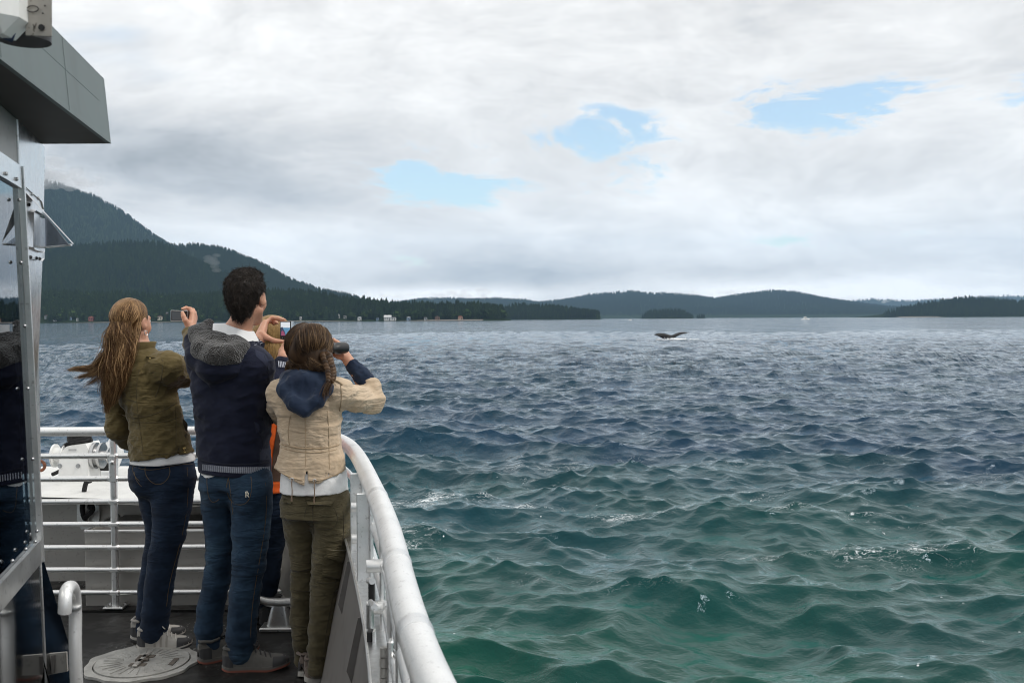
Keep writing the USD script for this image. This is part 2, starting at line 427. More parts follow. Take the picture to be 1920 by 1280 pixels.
def forest(name, h, n, height, kinds, label, seed, behind=.12, zmin=1.2, shrink=None, clear=()):
    """one instancer of trees over the hill h; nobody could count them"""
    r = np.random.default_rng(seed)
    X = r.uniform(h['xs'][0], h['xs'][-1], n); t = r.uniform(0, 1, n)
    Y = np.where(t < 1 - behind, h['D'] - h['df'] * t / (1 - behind), h['D'] + h['db'] * .25 * r.uniform(0, 1, n))
    Z = ground_at(h, X, Y)
    ok = Z > zmin
    for cx, cy, cr in clear: ok &= (X - cx) ** 2 + ((Y - cy)) ** 2 > cr ** 2
    X, Y, Z = X[ok], Y[ok], Z[ok]; m = len(X)
    s = height * r.uniform(.55, 1.2, m) * (.75 + .5 * meshkit.noise(np.stack([X / 90, Y / 90, X * 0], -1), seed))
    if shrink is not None: s = s * shrink(X, Y, Z)
    inst = UsdGeom.PointInstancer.Define(stage, numbered('/World', name))
    path = str(inst.GetPath()); targets = []
    for q, (kind, mat) in enumerate(kinds):
        vf = spruce_crown(seed * 10 + q, w=(.15, .19, .23)[q % 3]) if kind == 's' else round_crown(seed * 10 + q)
        mm = usdkit.mesh(stage, f'{path}/tree_kind_{q}' if q else f'{path}/tree_kind', vf, spruce_mats[mat])
        targets.append(mm.GetPath())
    inst.CreatePrototypesRel().SetTargets(targets)
    wts = np.ones(len(kinds)) / len(kinds)
    pi = r.choice(len(kinds), m, p=wts)
    inst.CreateProtoIndicesAttr(Vt.IntArray.FromNumpy(pi.astype(np.int32)))
    inst.CreatePositionsAttr(Vt.Vec3fArray.FromNumpy(np.stack([X, Y, Z - .6], 1).astype(np.float32)))
    wd = r.uniform(.85, 1.3, m)
    inst.CreateScalesAttr(Vt.Vec3fArray.FromNumpy(np.stack([s * wd, s * wd, s], 1).astype(np.float32)))
    a = r.uniform(0, 2 * np.pi, m)
    inst.CreateOrientationsAttr(Vt.QuathArray([Gf.Quath(float(math.cos(q / 2)), 0, 0, float(math.sin(q / 2))) for q in a]))
    tag(inst.GetPrim(), label, None, None, 'stuff')


S3 = [('s', 0), ('s', 1), ('s', 0)]
h1 = hill('mountain', [(-420, 300), (-200, 300), (-60, 310), (40, 326), (80, 342), (130, 352), (170, 369), (215, 392), (240, 412), (275, 440), (310, 463), (370, 500), (450, 545), (520, 580), (600, 601)], 4300, 1500, 1200, 'large dark forested mountain sloping down from the left', rough=26, seed=2)
forest('mountain_forest', h1, 40000, 17, S3, 'dark conifer forest covering the large mountain on the left', 2, zmin=30)
h3 = hill('back_hill', [(100, 480), (250, 475), (318, 464), (370, 463), (420, 470), (470, 490), (540, 530), (600, 550), (650, 558), (700, 575), (760, 592), (800, 601)], 3300, 900, 900, 'forested hill behind the man, bluer than the shore woods', rough=14, seed=3)
forest('back_hill_forest', h3, 24000, 17, S3, 'conifer forest covering the hill behind the man', 3, zmin=20)
h2 = hill('middle_hill', [(-300, 470), (-60, 466), (60, 468), (180, 466), (300, 464), (330, 482), (400, 512), (430, 535), (500, 565), (600, 592), (660, 602)], 2500, 620, 700, 'dark forested hill in front of the mountain', rough=10, seed=4)
forest('middle_hill_forest', h2, 24000, 18, S3 + [('s', 2)], 'dark conifer forest on the hill in front of the mountain', 4, zmin=14)
g1 = [(-260, 565), (-60, 560), (60, 556), (180, 562), (300, 566), (420, 563), (520, 560), (600, 564), (640, 572), (700, 583), (740, 590), (800, 592.5), (840, 593), (905, 593), (935, 596), (958, 600.5)]
h4 = hill('wooded_shore', g1, 1650, 180, 400, 'low wooded shore with houses along the waterline', rough=3.0, seed=5, nu=220, pw=.8)
h5 = hill('wooded_point', [(930, 600), (960, 585), (1000, 582), (1040, 583), (1080, 589), (1110, 594), (1135, 600)], 2300, 110, 200, 'low dark wooded point beyond the shore woods', rough=2, seed=6, nu=90)
forest('point_woods', h5, 1500, 20, [('s', 0), ('s', 1), ('s', 2)], 'dark woods on the low point beyond the shore', 6, zmin=1.0, behind=.2)
far_prof = [(640, 590), (700, 578), (780, 563), (830, 561), (900, 562), (960, 563), (1010, 569), (1050, 565), (1100, 556), (1150, 551), (1185, 549), (1220, 553), (1260, 553), (1295, 555), (1340, 562), (1400, 553), (1440, 547), (1490, 549), (1530, 559), (1600, 570), (1660, 577), (1720, 582), (1790, 590), (1850, 596)]
h6 = hill('far_hills', far_prof, 6500, 1500, 1500, 'long blue grey forested hills across the far shore', rough=18, seed=7, nu=260)
forest('far_forest', h6, 36000, 20, S3, 'forest on the blue grey hills of the far shore', 7, zmin=14)
h7 = hill('wooded_island', [(1204, 597), (1215, 588), (1235, 585), (1265, 585), (1285, 589), (1298, 597)], 3000, 60, 90, 'small dark wooded island left of the far hills', rough=1.0, seed=8, nu=60)
forest('island_woods', h7, 420, 15, [('s', 0), ('s', 1), ('s', 2)], 'dark trees on the small wooded island', 8, zmin=.8, behind=.3)
h9 = hill('islet', [(1306, 597), (1314, 593), (1322, 597)], 3000, 20, 30, 'tiny wooded islet beside the wooded island', rough=.3, seed=9, nu=30)
forest('islet_woods', h9, 40, 11, [('s', 0), ('s', 1)], 'few dark trees on the tiny islet', 9, zmin=.5, behind=.3)
h10 = hill('headland', [(1675, 594), (1690, 588), (1720, 580), (1760, 574), (1790, 569), (1850, 570), (1920, 573), (2020, 576), (2150, 590)], 2900, 260, 400, 'dark wooded headland at the right edge', rough=3, seed=10, nu=150)
forest('headland_woods', h10, 4200, 21, [('s', 0), ('s', 1), ('s', 2)], 'dark woods on the headland at the right edge', 10, zmin=1.5, behind=.2)
h11 = hill('distant_ridge', [(1480, 590), (1560, 572), (1610, 565), (1640, 562), (1700, 566), (1760, 563), (1830, 559), (1880, 556), (1960, 557), (2100, 566)], 10500, 1200, 1200, 'pale blue distant ridge under low cloud', rough=30, seed=11, nu=120)
forest('distant_forest', h11, 6000, 26, S3, 'distant forest on the pale blue ridge', 11, zmin=30)
# ------------------------------------------------------------------ materials of the boat
def metal(name, c0, c1, rough=.38, streak=(3, 3, 40), metallic=1.0, bumpy=.0006, spots=0.0, rvar=.25):
    g = G(); p = g.obj()
    n1 = g.noise(g.map(p, scale=streak), 1.0, 4, .6); n2 = g.noise(p, 7.0, 5, .65)
    c = g.mix(g.m('add', g.mul(n1, .5), g.mul(n2, .5)), c0, c1)
    if spots: c = g.mix(g.mul(g.ss(g.noise(p, 60.0, 3, .6), .60, .68), spots), c, (.10, .085, .07))
    r = g.m('add', g.mul(g.m('subtract', n2, .5), rvar), rough)
    nr = g.bump(g.noise(p, 90.0, 3, .6), .5, bumpy)
    return g.build(name, surface=g.bsdf(base_color=c, metallic=metallic, roughness=r, normal=nr))


def paint(name, c, rough=.45, var=.12, spec=.5, scale=6.0, bumpy=.0004, metallic=0.0, dirt=0.0, coat=0.0):
    g = G(); p = g.obj()
    n = g.noise(p, scale, 5, .6); lo = tuple(x * (1 - var) for x in c); hi = tuple(min(1, x * (1 + var)) for x in c)
    col = g.mix(g.ss(n, .3, .7), lo, hi)
    if dirt: col = g.mix(g.mul(g.ss(g.noise(g.map(p, scale=(9, 9, 1.2)), 1.6, 5, .65), .5, .72), dirt), col, tuple(x * .45 for x in c))
    return g.build(name, surface=g.bsdf(base_color=col, roughness=g.m('add', rough - .08, g.mul(n, .16)), specular_ior_level=spec, metallic=metallic, coat_weight=coat, normal=g.bump(g.noise(p, 120.0, 3, .6), .5, bumpy)))


ALU = metal('bare_aluminium', (.50, .50, .49), (.74, .74, .73), .36, spots=.35)
RAIL = metal('rail_aluminium', (.70, .70, .69), (.90, .90, .89), .40, spots=.3, bumpy=.0012)
RAILP = metal('galvanised_handrail', (.68, .68, .67), (.96, .96, .95), .42, (9, 9, 9), metallic=.6, bumpy=.0016, spots=.25)
ALU_D = metal('dull_plate', (.34, .325, .30), (.46, .445, .42), .45, (2, 2, 22), metallic=.35, spots=.25)
ALU_M = metal('polished_dark_plate', (.26, .27, .28), (.38, .39, .395), .07, (5, 5, 30), spots=.15, rvar=.08, bumpy=.0001)
ALU_W = metal('corner_plate', (.60, .60, .60), (.80, .80, .80), .26, (2, 2, 14), spots=.12)
BULW = metal('bulwark_plate', (.14, .13, .125), (.21, .20, .19), .36, (3, 3, 25), metallic=.35, spots=.2)
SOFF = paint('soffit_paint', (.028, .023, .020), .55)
FLANGE = paint('grey_flange', (.24, .225, .21), .5)
VISOR = paint('visor_paint', (.098, .130, .130), .5, .10, dirt=.25)
WHITE = paint('white_paint', (.78, .78, .76), .4, .05, dirt=.18)
CREAM = paint('deck_white_paint', (.60, .60, .58), .5, .06, dirt=.25)
BLACK = paint('black_rubber', (.012, .012, .013), .5)
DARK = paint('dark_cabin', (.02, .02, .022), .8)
STEEL = metal('steel', (.35, .35, .35), (.6, .6, .6), .3)
ROPE = paint('black_rope', (.010, .010, .011), .8, .4, scale=60)
RUST = paint('rusty_iron', (.16, .06, .03), .8, .4, scale=40)
g = G(); p = g.pos()
w = g.ss(g.noise(p, 3.0, 4, .6), .42, .6)
dk_n = g.noise(p, 260.0, 2, .6)
speck = g.mul(g.ss(g.noise(p, 46.0, 3, .7), .62, .70), g.ss(g.noise(p, 2.2, 3, .6), .5, .62))
scuff = g.mul(g.ss(g.noise(g.map(p, scale=(3.0, 11.0, 1.0), rot=(0, 0, .5)), 1.0, 5, .7), .56, .70), .5)
dk = g.mix(scuff, (0, 0, 0), (.05, .048, .045), 'add') if False else g.mix(speck, g.mix(g.noise(p, 5.0, 5, .6), (.005, .005, .005), (.018, .0175, .0165)), (.45, .45, .44))
dk = g.mix(scuff, dk, (.040, .038, .035))
DECKM = g.build('black_nonslip_deck', surface=g.bsdf(base_color=dk, roughness=g.m('subtract', .62, g.mul(w, .36)), specular_ior_level=.22, normal=g.bump(dk_n, .6, .0015)))
g = G()
fr = g.m('minimum', g.m('add', g.mul(g.add('fresnel', 'fac', IOR=1.55), 1.0), .06), 1.0)
GLASS = g.build('window_glass', surface=g.add('mix_closure', 'closure', fac=fr, closure1=g.add('transparent_bsdf', 'BSDF', color=(.50, .56, .58)), closure2=g.add('glossy_bsdf', 'BSDF', color=(.92, .96, 1.0), roughness=.012)))
g = G()
CLEAR = g.build('clear_plastic', surface=g.add('mix_closure', 'closure', fac=g.m('add', g.mul(g.add('fresnel', 'fac', IOR=1.45), .8), .05), closure1=g.add('transparent_bsdf', 'BSDF', color=(.72, .74, .76)), closure2=g.add('glossy_bsdf', 'BSDF', color=(.9, .9, .92), roughness=.1)))

# ------------------------------------------------------------------ the boat
RP = spline([(.19, -.05), (.17, .3), (-.137, 1.655), (-.35, 2.81), (-.54, 3.74), (-.66, 4.28), (-.80, 4.80), (-1.0, 5.22), (-1.32, 5.42)], 200)
# the straight front run follows
RP = np.vstack([RP, np.stack([np.linspace(-1.36, -3.4, 40), np.full(40, 5.425)], 1)])


def on_path(d):
    i = np.argmin(np.abs(RP[:190, 1] - d)); return RP[i, 0]


def path3(h, d0=None, d1=None, x1=None, off=0.0):
    m = np.ones(len(RP), bool)
    if d0 is not None: m &= (RP[:, 1] >= d0) | (np.arange(len(RP)) > 190)
    if d1 is not None: m &= (RP[:, 1] <= d1) & (np.arange(len(RP)) < 190)
    q = RP[m]; t = np.gradient(q, axis=0); t /= np.linalg.norm(t, axis=1, keepdims=True); nrm_ = np.stack([-t[:, 1], t[:, 0]], 1)      # inboard
    q = q + nrm_ * off
    hh = np.broadcast_to(h, (len(q),))
    return np.column_stack([q, DECK + hh])


def inboard(d):
    i = np.argmin(np.abs(RP[:190, 1] - d)); t = RP[i + 1] - RP[i - 1]; t /= np.linalg.norm(t); return np.array([-t[1], t[0]]), t


# deck, hull
inner = path3(0, -.05, None, off=.10)[:, :2]
inner = np.vstack([[(.19, -2.5)], inner, [(-3.6, 5.6), (-3.6, -2.5)]])
obj('deck', plate([(x, y, DECK) for x, y in np.vstack([inner[:-2], [(-3.4, 5.97), (-3.6, 5.97), (-3.6, -2.5)]])][::3] + [(-3.4, 5.97, DECK), (-3.6, 5.97, DECK), (-3.6, -2.5, DECK)], .04, (0, 0, -1)), DECKM, kind='structure', label='black wet nonslip deck of the boat')
# the gap in front of the railing
obj('lower_deck', bx((-2.45, 5.70, DECK - .03), (2.6, .62, .05)), DECKM, kind='structure', label='black deck strip in front of the railing')


def ribbon(a, b):
    n = len(a); v = np.vstack([a, b]); i = np.arange(n - 1)
    f = np.vstack([np.stack([i, i + 1, n + i + 1], 1), np.stack([i, n + i + 1, n + i], 1)])
    return trimesh.Trimesh(v, f, process=False)


def slab(a, b, t):
    """a ribbon between the curves a and b, thickened by the vector t"""
    t = np.asarray(t, float); n = len(a)
    r1, r2 = ribbon(a, b), ribbon(a + t, b + t); r2.invert()
    return cat_(r1, r2, ribbon(a + t, a), ribbon(b, b + t))


hull_side = path3(.63, -.05, 5.3)
hs2 = path3(-2.2, -.05, 5.3, off=.1)
bow = np.array([(-1.0, 5.25), (-1.04, 5.9), (-1.30, 6.45), (-1.75, 6.80), (-2.4, 6.95), (-3.3, 6.98), (-4.2, 6.9)])
bowc = spline(bow, 40)
hb = np.column_stack([bowc, np.full(40, DECK + .55)]); hb2 = np.column_stack([bowc * .97 + [-.03, .1], np.full(40, DECK - 2.2)])
obj('hull', cat_(slab(hull_side, hs2, (-.012, 0, 0)), slab(hb - [0, 0, .01], hb2, (-.008, -.008, 0))), ALU, kind='structure', smooth=30, label='bare aluminium hull of the boat')
fd = [(x, y, DECK + .55) for x, y in bowc] + [(-4.2, 6.0, DECK + .55), (-1.0, 6.0, DECK + .55)]
obj('foredeck', plate(fd, .03, (0, 0, -1)), CREAM, kind='structure', label='white raised foredeck in front of the railing')
fw = thing('foredeck_wall', 'brushed grey aluminium wall below the white foredeck', 'wall', (-2.6, 6.0, DECK))
obj('panel', bx((-2.6, 6.015, DECK + .25), (3.3, .02, .54)), ALU_D, fw)
obj('edge_bead', tube([(-4.2, 5.99, DECK + .535), (-1.0, 5.99, DECK + .535)], .011, 10), ALU, fw)
for xx in (-2.9, -2.1, -1.5): obj('weld_seam', bx((xx, 6.003, DECK + .25), (.006, .005, .5)), ALU, fw)

# locker in front of the railing
lk = thing('locker', 'long low aluminium locker box against the foredeck wall', 'locker', (-1.8, 5.7, DECK))
obj('front', bx((-1.80, 5.487, DECK + .195), (1.14, .014, .42), bev=.004), ALU_D, lk)
obj('end_panel', bx((-2.36, 5.72, DECK + .195), (.014, .45, .42)), ALU_D, lk)
obj('end_panel', bx((-1.24, 5.72, DECK + .195), (.014, .45, .42)), ALU_D, lk)
obj('lid', plate([(-2.33, 5.52, DECK + .385), (-1.27, 5.52, DECK + .385), (-1.27, 5.95, DECK + .40), (-2.33, 5.95, DECK + .40)], .006, (0, 0, 1)), BULW, lk)
obj('rim', rim := cat_(tube([(-2.37, 5.485, DECK + .407), (-1.23, 5.485, DECK + .407)], .009, 10), tube([(-2.37, 5.485, DECK + .407), (-2.37, 5.95, DECK + .407)], .009, 10)), ALU, lk)

# front railing
fr_ = thing('front_railing', 'silver pipe railing of eight rails across the bow', 'railing', (-2.1, 5.42, DECK))
HS = [.967, .833, .708, .583, .458, .331, .209, .084]
for q, h in enumerate(HS[1:]):
    x1 = -1.13 - (0.833 - h) * .26
    if q < 2: continue
    obj('rail', cyl((-3.4, 5.425, DECK + h), (x1, 5.425 if h < .6 else 5.4, DECK + h), .0148, 14), RAIL, fr_, smooth=40)
for xx in (-2.181, -1.30, -3.1):
    s_ = obj('stanchion', bx((xx, 5.425, DECK + .475), (.034, .034, .95), bev=.008), RAIL, fr_)
    obj('foot', cat_(bx((xx, 5.425, DECK + .006), (.11, .09, .012), bev=.003), *[cyl((xx + a, 5.425 + b, DECK + .01), (xx + a, 5.425 + b, DECK + .02), .008, 8) for a in (-.04, .04) for b in (-.03, .03)]), ALU, s_)
    for h in HS[1:]: obj('weld_bead', bx((xx, 5.415, DECK + h), (.062, .022, .030), bev=.009), RAIL, s_)
    obj('splice_sleeve', cat_(bx((xx, 5.422, DECK + .765), (.040, .040, .15), bev=.006), ell((xx, 5.40, DECK + .80), (.012, .008, .012), 1)), RAIL, s_)

# side railing: the same rails come round the bow towards us
sr = thing('side_railing', 'thick white side handrail sweeping from the bow towards the viewer', 'railing', (-.4, 3.5, DECK))
rad = np.where(np.arange(len(RP)) > 168, np.clip(.034 - (np.arange(len(RP)) - 168) * .0005, .0245, .034), .034)
obj('handrail', tube(path3(.967), rad, 24), RAILP, sr, smooth=50)
i0 = [np.argmin(np.abs(RP[:190, 1] - d)) for d in (1.9, 2.45, 3.35)]
for i in i0: obj('weld_ring', tube([np.r_[RP[i - 1], DECK + .967], np.r_[RP[i], DECK + .967], np.r_[RP[i + 1], DECK + .967]], [.0345, .0362, .0345], 24), RAIL, sr, smooth=50)
for h in (.833, .708):
    obj('middle_rail', tube(path3(h, 3.98), .0155, 14), RAIL, sr, smooth=50)
    obj('middle_rail', tube(path3(h, 1.7, 2.9), .019, 14), RAIL, sr, smooth=50)
    obj('middle_rail', tube(path3(h, 3.05, 3.86), .016, 14), RAIL, sr, smooth=50)


def upright(d, width, h0=.60, h1=.95, thick=.014, mat=RAIL, name='stanchion', off=0.01):
    nb, t = inboard(d); c = np.array([on_path(d), d]) + nb * off
    m = bx((0, 0, (h0 + h1) / 2 + DECK), (thick, width, h1 - h0), bev=.003); a = math.atan2(-t[0], t[1])
    m.apply_transform(trimesh.transformations.rotation_matrix(a, [0, 0, 1])); m.apply_translation([c[0], c[1], 0])
    return obj(name, m, mat, sr)


for d, w_ in ((4.02, .075), (3.55, .06), (3.0, .05), (2.62, .22), (2.2, .05), (1.8, .05), (4.85, .04)):
    upright(d, w_)
for d in (4.02, 3.55): upright(d, .012, thick=.05, name='stiffener', off=.035)
nb, t = inboard(2.95)
for d, h in ((2.92, .833), (2.92, .708), (3.86, .708), (3.86, .833)):
    nb, t = inboard(d); c = np.array([on_path(d), d])
    obj('rail_elbow', tube(rounded([np.r_[c, DECK + h], np.r_[c + t * .05, DECK + h], np.r_[c + t * .05 + nb * .06, DECK + h]], .03), .0195, 14), RAIL, sr, smooth=50)

# bulwark, its cap and frames
TOPB = path3(.625, -.05, 5.28, off=.055); BOTB = path3(0, -.05, 5.28, off=.175)
bw = thing('bulwark', 'dark grey plate bulwark leaning outward below the side railing', 'bulwark', (-.6, 3.8, DECK))
obj('inner_plate', slab(TOPB, BOTB, (.008, 0, 0)), BULW, bw, smooth=30)
obj('cap', slab(path3(.628, -.05, 5.28, off=.062), path3(.628, -.05, 5.28, off=-.012), (0, 0, .008)), ALU_W, bw, smooth=30)
obj('cap_bead', tube(path3(.628, -.05, 5.28, off=.062), .008, 8), RAIL, bw, smooth=50)


LET = paint('white_lettering', (.7, .7, .68), .6)
for d, txts in ((3.95, ('PLUSCOAT', 'VELC')), (3.2, (None, None))):
    nb, t = inboard(d); c = np.array([on_path(d), d]); T3 = np.r_[t, 0]
    q = lambda off, h: np.r_[c + nb * off, DECK + h]
    obj('frame_plate', plate([q(.055, .61), q(.075, .61), q(.113, .44), q(.085, .365), q(.13, .0), q(.055, .0)], .010, T3), BULW, bw)
    fl = plate([q(.083, .37), q(.043, .37), q(.035, .15), q(.052, .15)], .006, -T3)
    obj('stiffener_flange', fl, FLANGE, bw)
    obj('stiffener_flange', plate([q(.051, .145), q(.034, .145), q(.036, .0), q(.052, .0)], .006, -T3), FLANGE, bw)
    for txt, off, h, wd_ in zip(txts, (.083, .052), (.368, .150), (.040, .018)):
        if not txt: continue
        tm = meshkit.text_mesh(txt, .0085, .0015, bold=True); sc_ = wd_ / tm.bounds[1][0]; tm.apply_scale([sc_, 1, 1])
        R = np.eye(4); R[:3, 0] = np.r_[-nb, 0]; R[:3, 1] = (0, 0, 1); R[:3, 2] = -T3; R[:3, 3] = q(off, h - .004) - T3 * .0065
        tm.apply_transform(R); obj('lettering', tm, LET, bw)
# gate fittings on the bulwark: hinge knuckles, latch pin, rubber stops
gate = thing('gate_latch', 'aluminium gate latch and stacked hinge knuckles beside the handrail', 'gate latch', (on_path(2.8), 2.8, DECK))


def gp(x, y, d): return P(x, y, d)


for k in range(5):
    a = gp(719, 1213 + k * 19, 2.52); b = gp(719, 1230 + k * 19, 2.52)
    obj('hinge_knuckle', cyl(a, b, .0105 if k % 2 else .0095, 14), ALU_D, gate, smooth=40)
a, b = gp(695, 1128, 2.95), gp(702, 1138, 2.8)
obj('latch_pin', cat_(cyl(a, b, .0085, 14), cyl(b, b + (b - a) * .05, .0095, 14)), RAIL, gate, smooth=40)
obj('latch_tube', cat_(cyl(gp(694, 1132, 2.93), gp(694, 1177, 2.93), .0115, 16)), ALU, gate, smooth=40)
obj('latch_pin', cyl(gp(692, 1088, 3.1), gp(698, 1089, 2.98), .010, 14), RAIL, gate, smooth=40)
obj('rubber_stop', bx(gp(697, 1112, 3.05), (.018, .03, .085), bev=.003), BLACK, gate)
obj('rubber_stop', bx(gp(694, 1200, 2.88), (.016, .03, .062), bev=.003), BLACK, gate)
obj('hinge_plate', cat_(bx(gp(733, 1250, 2.50), (.016, .03, .14), bev=.004), *[ell(gp(741, 1210 + 9 * k, 2.47), (.006, .006, .008), 1) for k in range(7)]), RAIL, gate)
obj('bracket', bx(gp(702, 1205, 2.86), (.006, .03, .075)), RAIL, gate)
obj('hook', tube(spline([gp(752, 1180, 2.3), gp(747, 1184, 2.3), gp(746, 1191, 2.3), gp(748, 1196, 2.3)], 10), .002, 6), BLACK, gate)

# cleat on the deck by the bow frame
cl = thing('deck_cleat', 'grey cast horn cleat on the deck behind the cargo trousers', 'cleat', (-1.185, 5.02, DECK))
c0 = np.array([-1.185, 5.02, DECK])
obj('base', bx(c0 + [0, 0, .012], (.19, .11, .024), bev=.006), ALU, cl)
obj('post', m3.Manifold.batch_hull([m3.Manifold.sphere(.034, 16).translate([-.035, 0, .02]), m3.Manifold.sphere(.034, 16).translate([.035, 0, .02]), m3.Manifold.sphere(.022, 16).translate([-.02, 0, .12]), m3.Manifold.sphere(.022, 16).translate([.02, 0, .12])]).translate(list(c0)), ALU, cl, smooth=40)
obj('horn', tube(np.array([c0 + [-.13, 0, .165], c0 + [-.06, 0, .14], c0 + [0, 0, .135], c0 + [.06, 0, .14], c0 + [.13, 0, .165]]), [.014, .023, .026, .023, .014], 14), ALU, cl, smooth=50)
# rope heap beside it
rp_ = []
for k in range(5):
    a = np.linspace(0, 2 * np.pi, 26) + k; rr = .075 - .006 * k
    rp_.append(tube(np.stack([-1.36 + rr * np.cos(a) + .02 * np.sin(k * 2.1), 5.16 + .7 * rr * np.sin(a), DECK + .018 + .026 * k + .012 * np.sin(2 * a + k)], 1), .013, 8))
rp_.append(tube(spline([(-1.36, 5.1, DECK + .14), (-1.33, 5.12, DECK + .24), (-1.30, 5.2, DECK + .31), (-1.27, 5.3, DECK + .33)], 14), .008, 8))
obj('rope_coil', cat_(*rp_), ROPE, smooth=60, label='coil of black rope heaped on the deck beside the horn cleat', cat='rope')

# round hatch
HC = np.array([-1.70, 4.52, DECK])
ht = thing('deck_hatch', 'round cast aluminium deck hatch with a recessed cross handle', 'hatch', HC)
HM = paint('worn_hatch', (.36, .355, .335), .5, .22, metallic=.35, scale=14, dirt=.35, bumpy=.0012)


def ring(r0, r1, z0, z1, n=64):
    m = trimesh.creation.annulus(r_min=r0, r_max=r1, height=z1 - z0, sections=n); m.apply_translation([HC[0], HC[1], DECK + (z0 + z1) / 2]); return m


def disc(r, z0, z1):
    m = trimesh.creation.cylinder(radius=r, height=z1 - z0, sections=64); m.apply_translation([HC[0], HC[1], DECK + (z0 + z1) / 2]); return m


wob = ring(.212, .247, 0, .012, 90); a_ = np.arctan2(wob.vertices[:, 1] - HC[1], wob.vertices[:, 0] - HC[0]); far_ = np.linalg.norm(wob.vertices[:, :2] - HC[:2], axis=1) > .23
wob.vertices[far_, :2] += ((.006 * np.sin(7 * a_) + .004 * np.sin(13 * a_ + 1))[far_, None]) * np.stack([np.cos(a_), np.sin(a_)], 1)[far_]
obj('frame', wob, HM, ht)
lidm = disc(.206, 0, .016)
obj('lid', lidm, HM, ht)
ribs = []
for k in range(28):
    a = 2 * np.pi * k / 28
    if abs(math.sin(a * 2)) < .25 and False: continue
    r0, r1 = .085 + .012 * (k % 2), .165 + .02 * ((k * 5) % 3) / 2
    m = bx((0, 0, 0), (r1 - r0, .005, .004)); m.apply_transform(trimesh.transformations.rotation_matrix(a, [0, 0, 1])); m.apply_translation([HC[0] + (r0 + r1) / 2 * math.cos(a), HC[1] + (r0 + r1) / 2 * math.sin(a), DECK + .017]); ribs.append(m)
for m in ribs: obj('rib', m, HM, ht)
HD = paint('hatch_recess', (.10, .085, .07), .7, .3, scale=30)
for k, (dx, dy, sx_, sy_) in enumerate(((0, .055, .075, .035), (0, -.055, .075, .035))): obj('recess', bx((HC[0] + dx, HC[1] + dy, DECK + .0175), (sx_, sy_, .004), bev=.001), HD, ht)
obj('handle_bar', bx((HC[0], HC[1], DECK + .024), (.022, .19, .012), bev=.004), ALU_D, ht)
obj('handle_boss', cat_(bx((HC[0], HC[1], DECK + .022), (.06, .022, .010), bev=.003), cyl((HC[0], HC[1] + .03, DECK + .018), (HC[0], HC[1] + .03, DECK + .030), .016, 16), cyl((HC[0], HC[1] - .03, DECK + .018), (HC[0], HC[1] - .03, DECK + .030), .016, 16)), HD, ht)
obj('name_plate', bx((HC[0] + .15, HC[1] - .02, DECK + .018), (.022, .09, .004)), HD, ht)

# ------------------------------------------------------------------ anchor gear on the foredeck
FZ = DECK + .55
wn = thing('anchor_winch', 'white anchor winch with a bolted cover on the foredeck', 'winch', P(135, 900, 6.3))
B = lambda x, y, d=6.3: P(x, y, d)
bodyp = [B(108, 912), B(165, 912), B(165, 842), B(161, 832), B(124, 837), B(112, 850)]
m_ = plate(bodyp, .20, (0, 1, 0)); obj('cover', m_, WHITE, wn)
for x in (112.5, 146.5): obj('bolt', cat_(cyl(B(x, 873), B(x, 873) + [0, -.012, 0], .009, 10), cyl(B(x, 873), B(x, 873) + [0, -.006, 0], .014, 12)), STEEL, wn, smooth=40)
tm = meshkit.text_mesh('LEWMAR', .007, .001, bold=True)
spool_a, spool_b = B(88, 858) + [0, .1, 0], B(110, 858) + [0, .1, 0]
obj('drum', cat_(cyl(spool_a, spool_b, .050, 24), cyl(spool_a, spool_a + [.012, 0, 0], .075, 24), cyl(spool_b - [.008, 0, 0], spool_b, .07, 24)), WHITE, wn, smooth=40)
ca = B(166, 857) + [0, .08, 0]
obj('chain_wheel', cat_(cyl(ca, ca + [.02, 0, 0], .085, 28), cyl(ca + [.02, 0, 0], ca + [.045, 0, 0], .06, 24), cyl(ca + [.045, 0, 0], ca + [.06, 0, 0], .082, 28), cyl(ca + [.06, 0, 0], ca + [.11, 0, 0], .03, 16), cyl(ca + [.095, 0, 0], ca + [.105, 0, 0], .05, 20)), STEEL, wn, smooth=40)
obj('foot_plate', bx(B(136, 908) + [0, .09, .0], (.25, .26, .02), bev=.004), WHITE, wn)
tb = trimesh.transformations
R = np.eye(4); R[:3, 0] = (1, 0, 0); R[:3, 1] = (0, 0, 1); R[:3, 2] = (0, -1, 0); R[:3, 3] = B(130, 844) - [0, .003, 0]; tm.apply_transform(R)
wl = obj('maker_plate', bx(B(136, 843) - [0, .001, 0], (.05, .003, .012)), paint('grey_lettering', (.45, .45, .45), .6), wn)
coil = []
for k in range(3):
    a = np.linspace(0, 2 * np.pi, 30)
    c = B(136, 830) + [0, .1, .012 + .010 * k]
    coil.append(tube(np.stack([c[0] + .062 * np.cos(a), c[1] + .05 * np.sin(a), c[2] + .010 * np.sin(a + k)], 1), .015, 8))
c = B(144, 826)
coil.append(tube(spline([B(104, 846) + [0, .1, 0], B(110, 838) + [0, .1, 0], B(128, 834) + [0, .1, 0], B(150, 830) + [0, .1, 0], B(160, 828) + [0, .1, 0]], 20), .014, 8))
obj('hose_coil', cat_(*coil), ROPE, smooth=60, label='black rope coiled on top of the white anchor winch', cat='rope')
obj('rope_end', tube(spline([B(98, 889) + [0, -.0, 0], B(103, 887), B(108, 884) + [0, .02, 0]], 8), .012, 8), ROPE, smooth=50, label='short black rope end sticking out below the winch drum', cat='rope')
br = thing('bow_roller', 'silver slanted bow roller plates beside the anchor winch', 'bow roller', P(205, 890, 6.5))
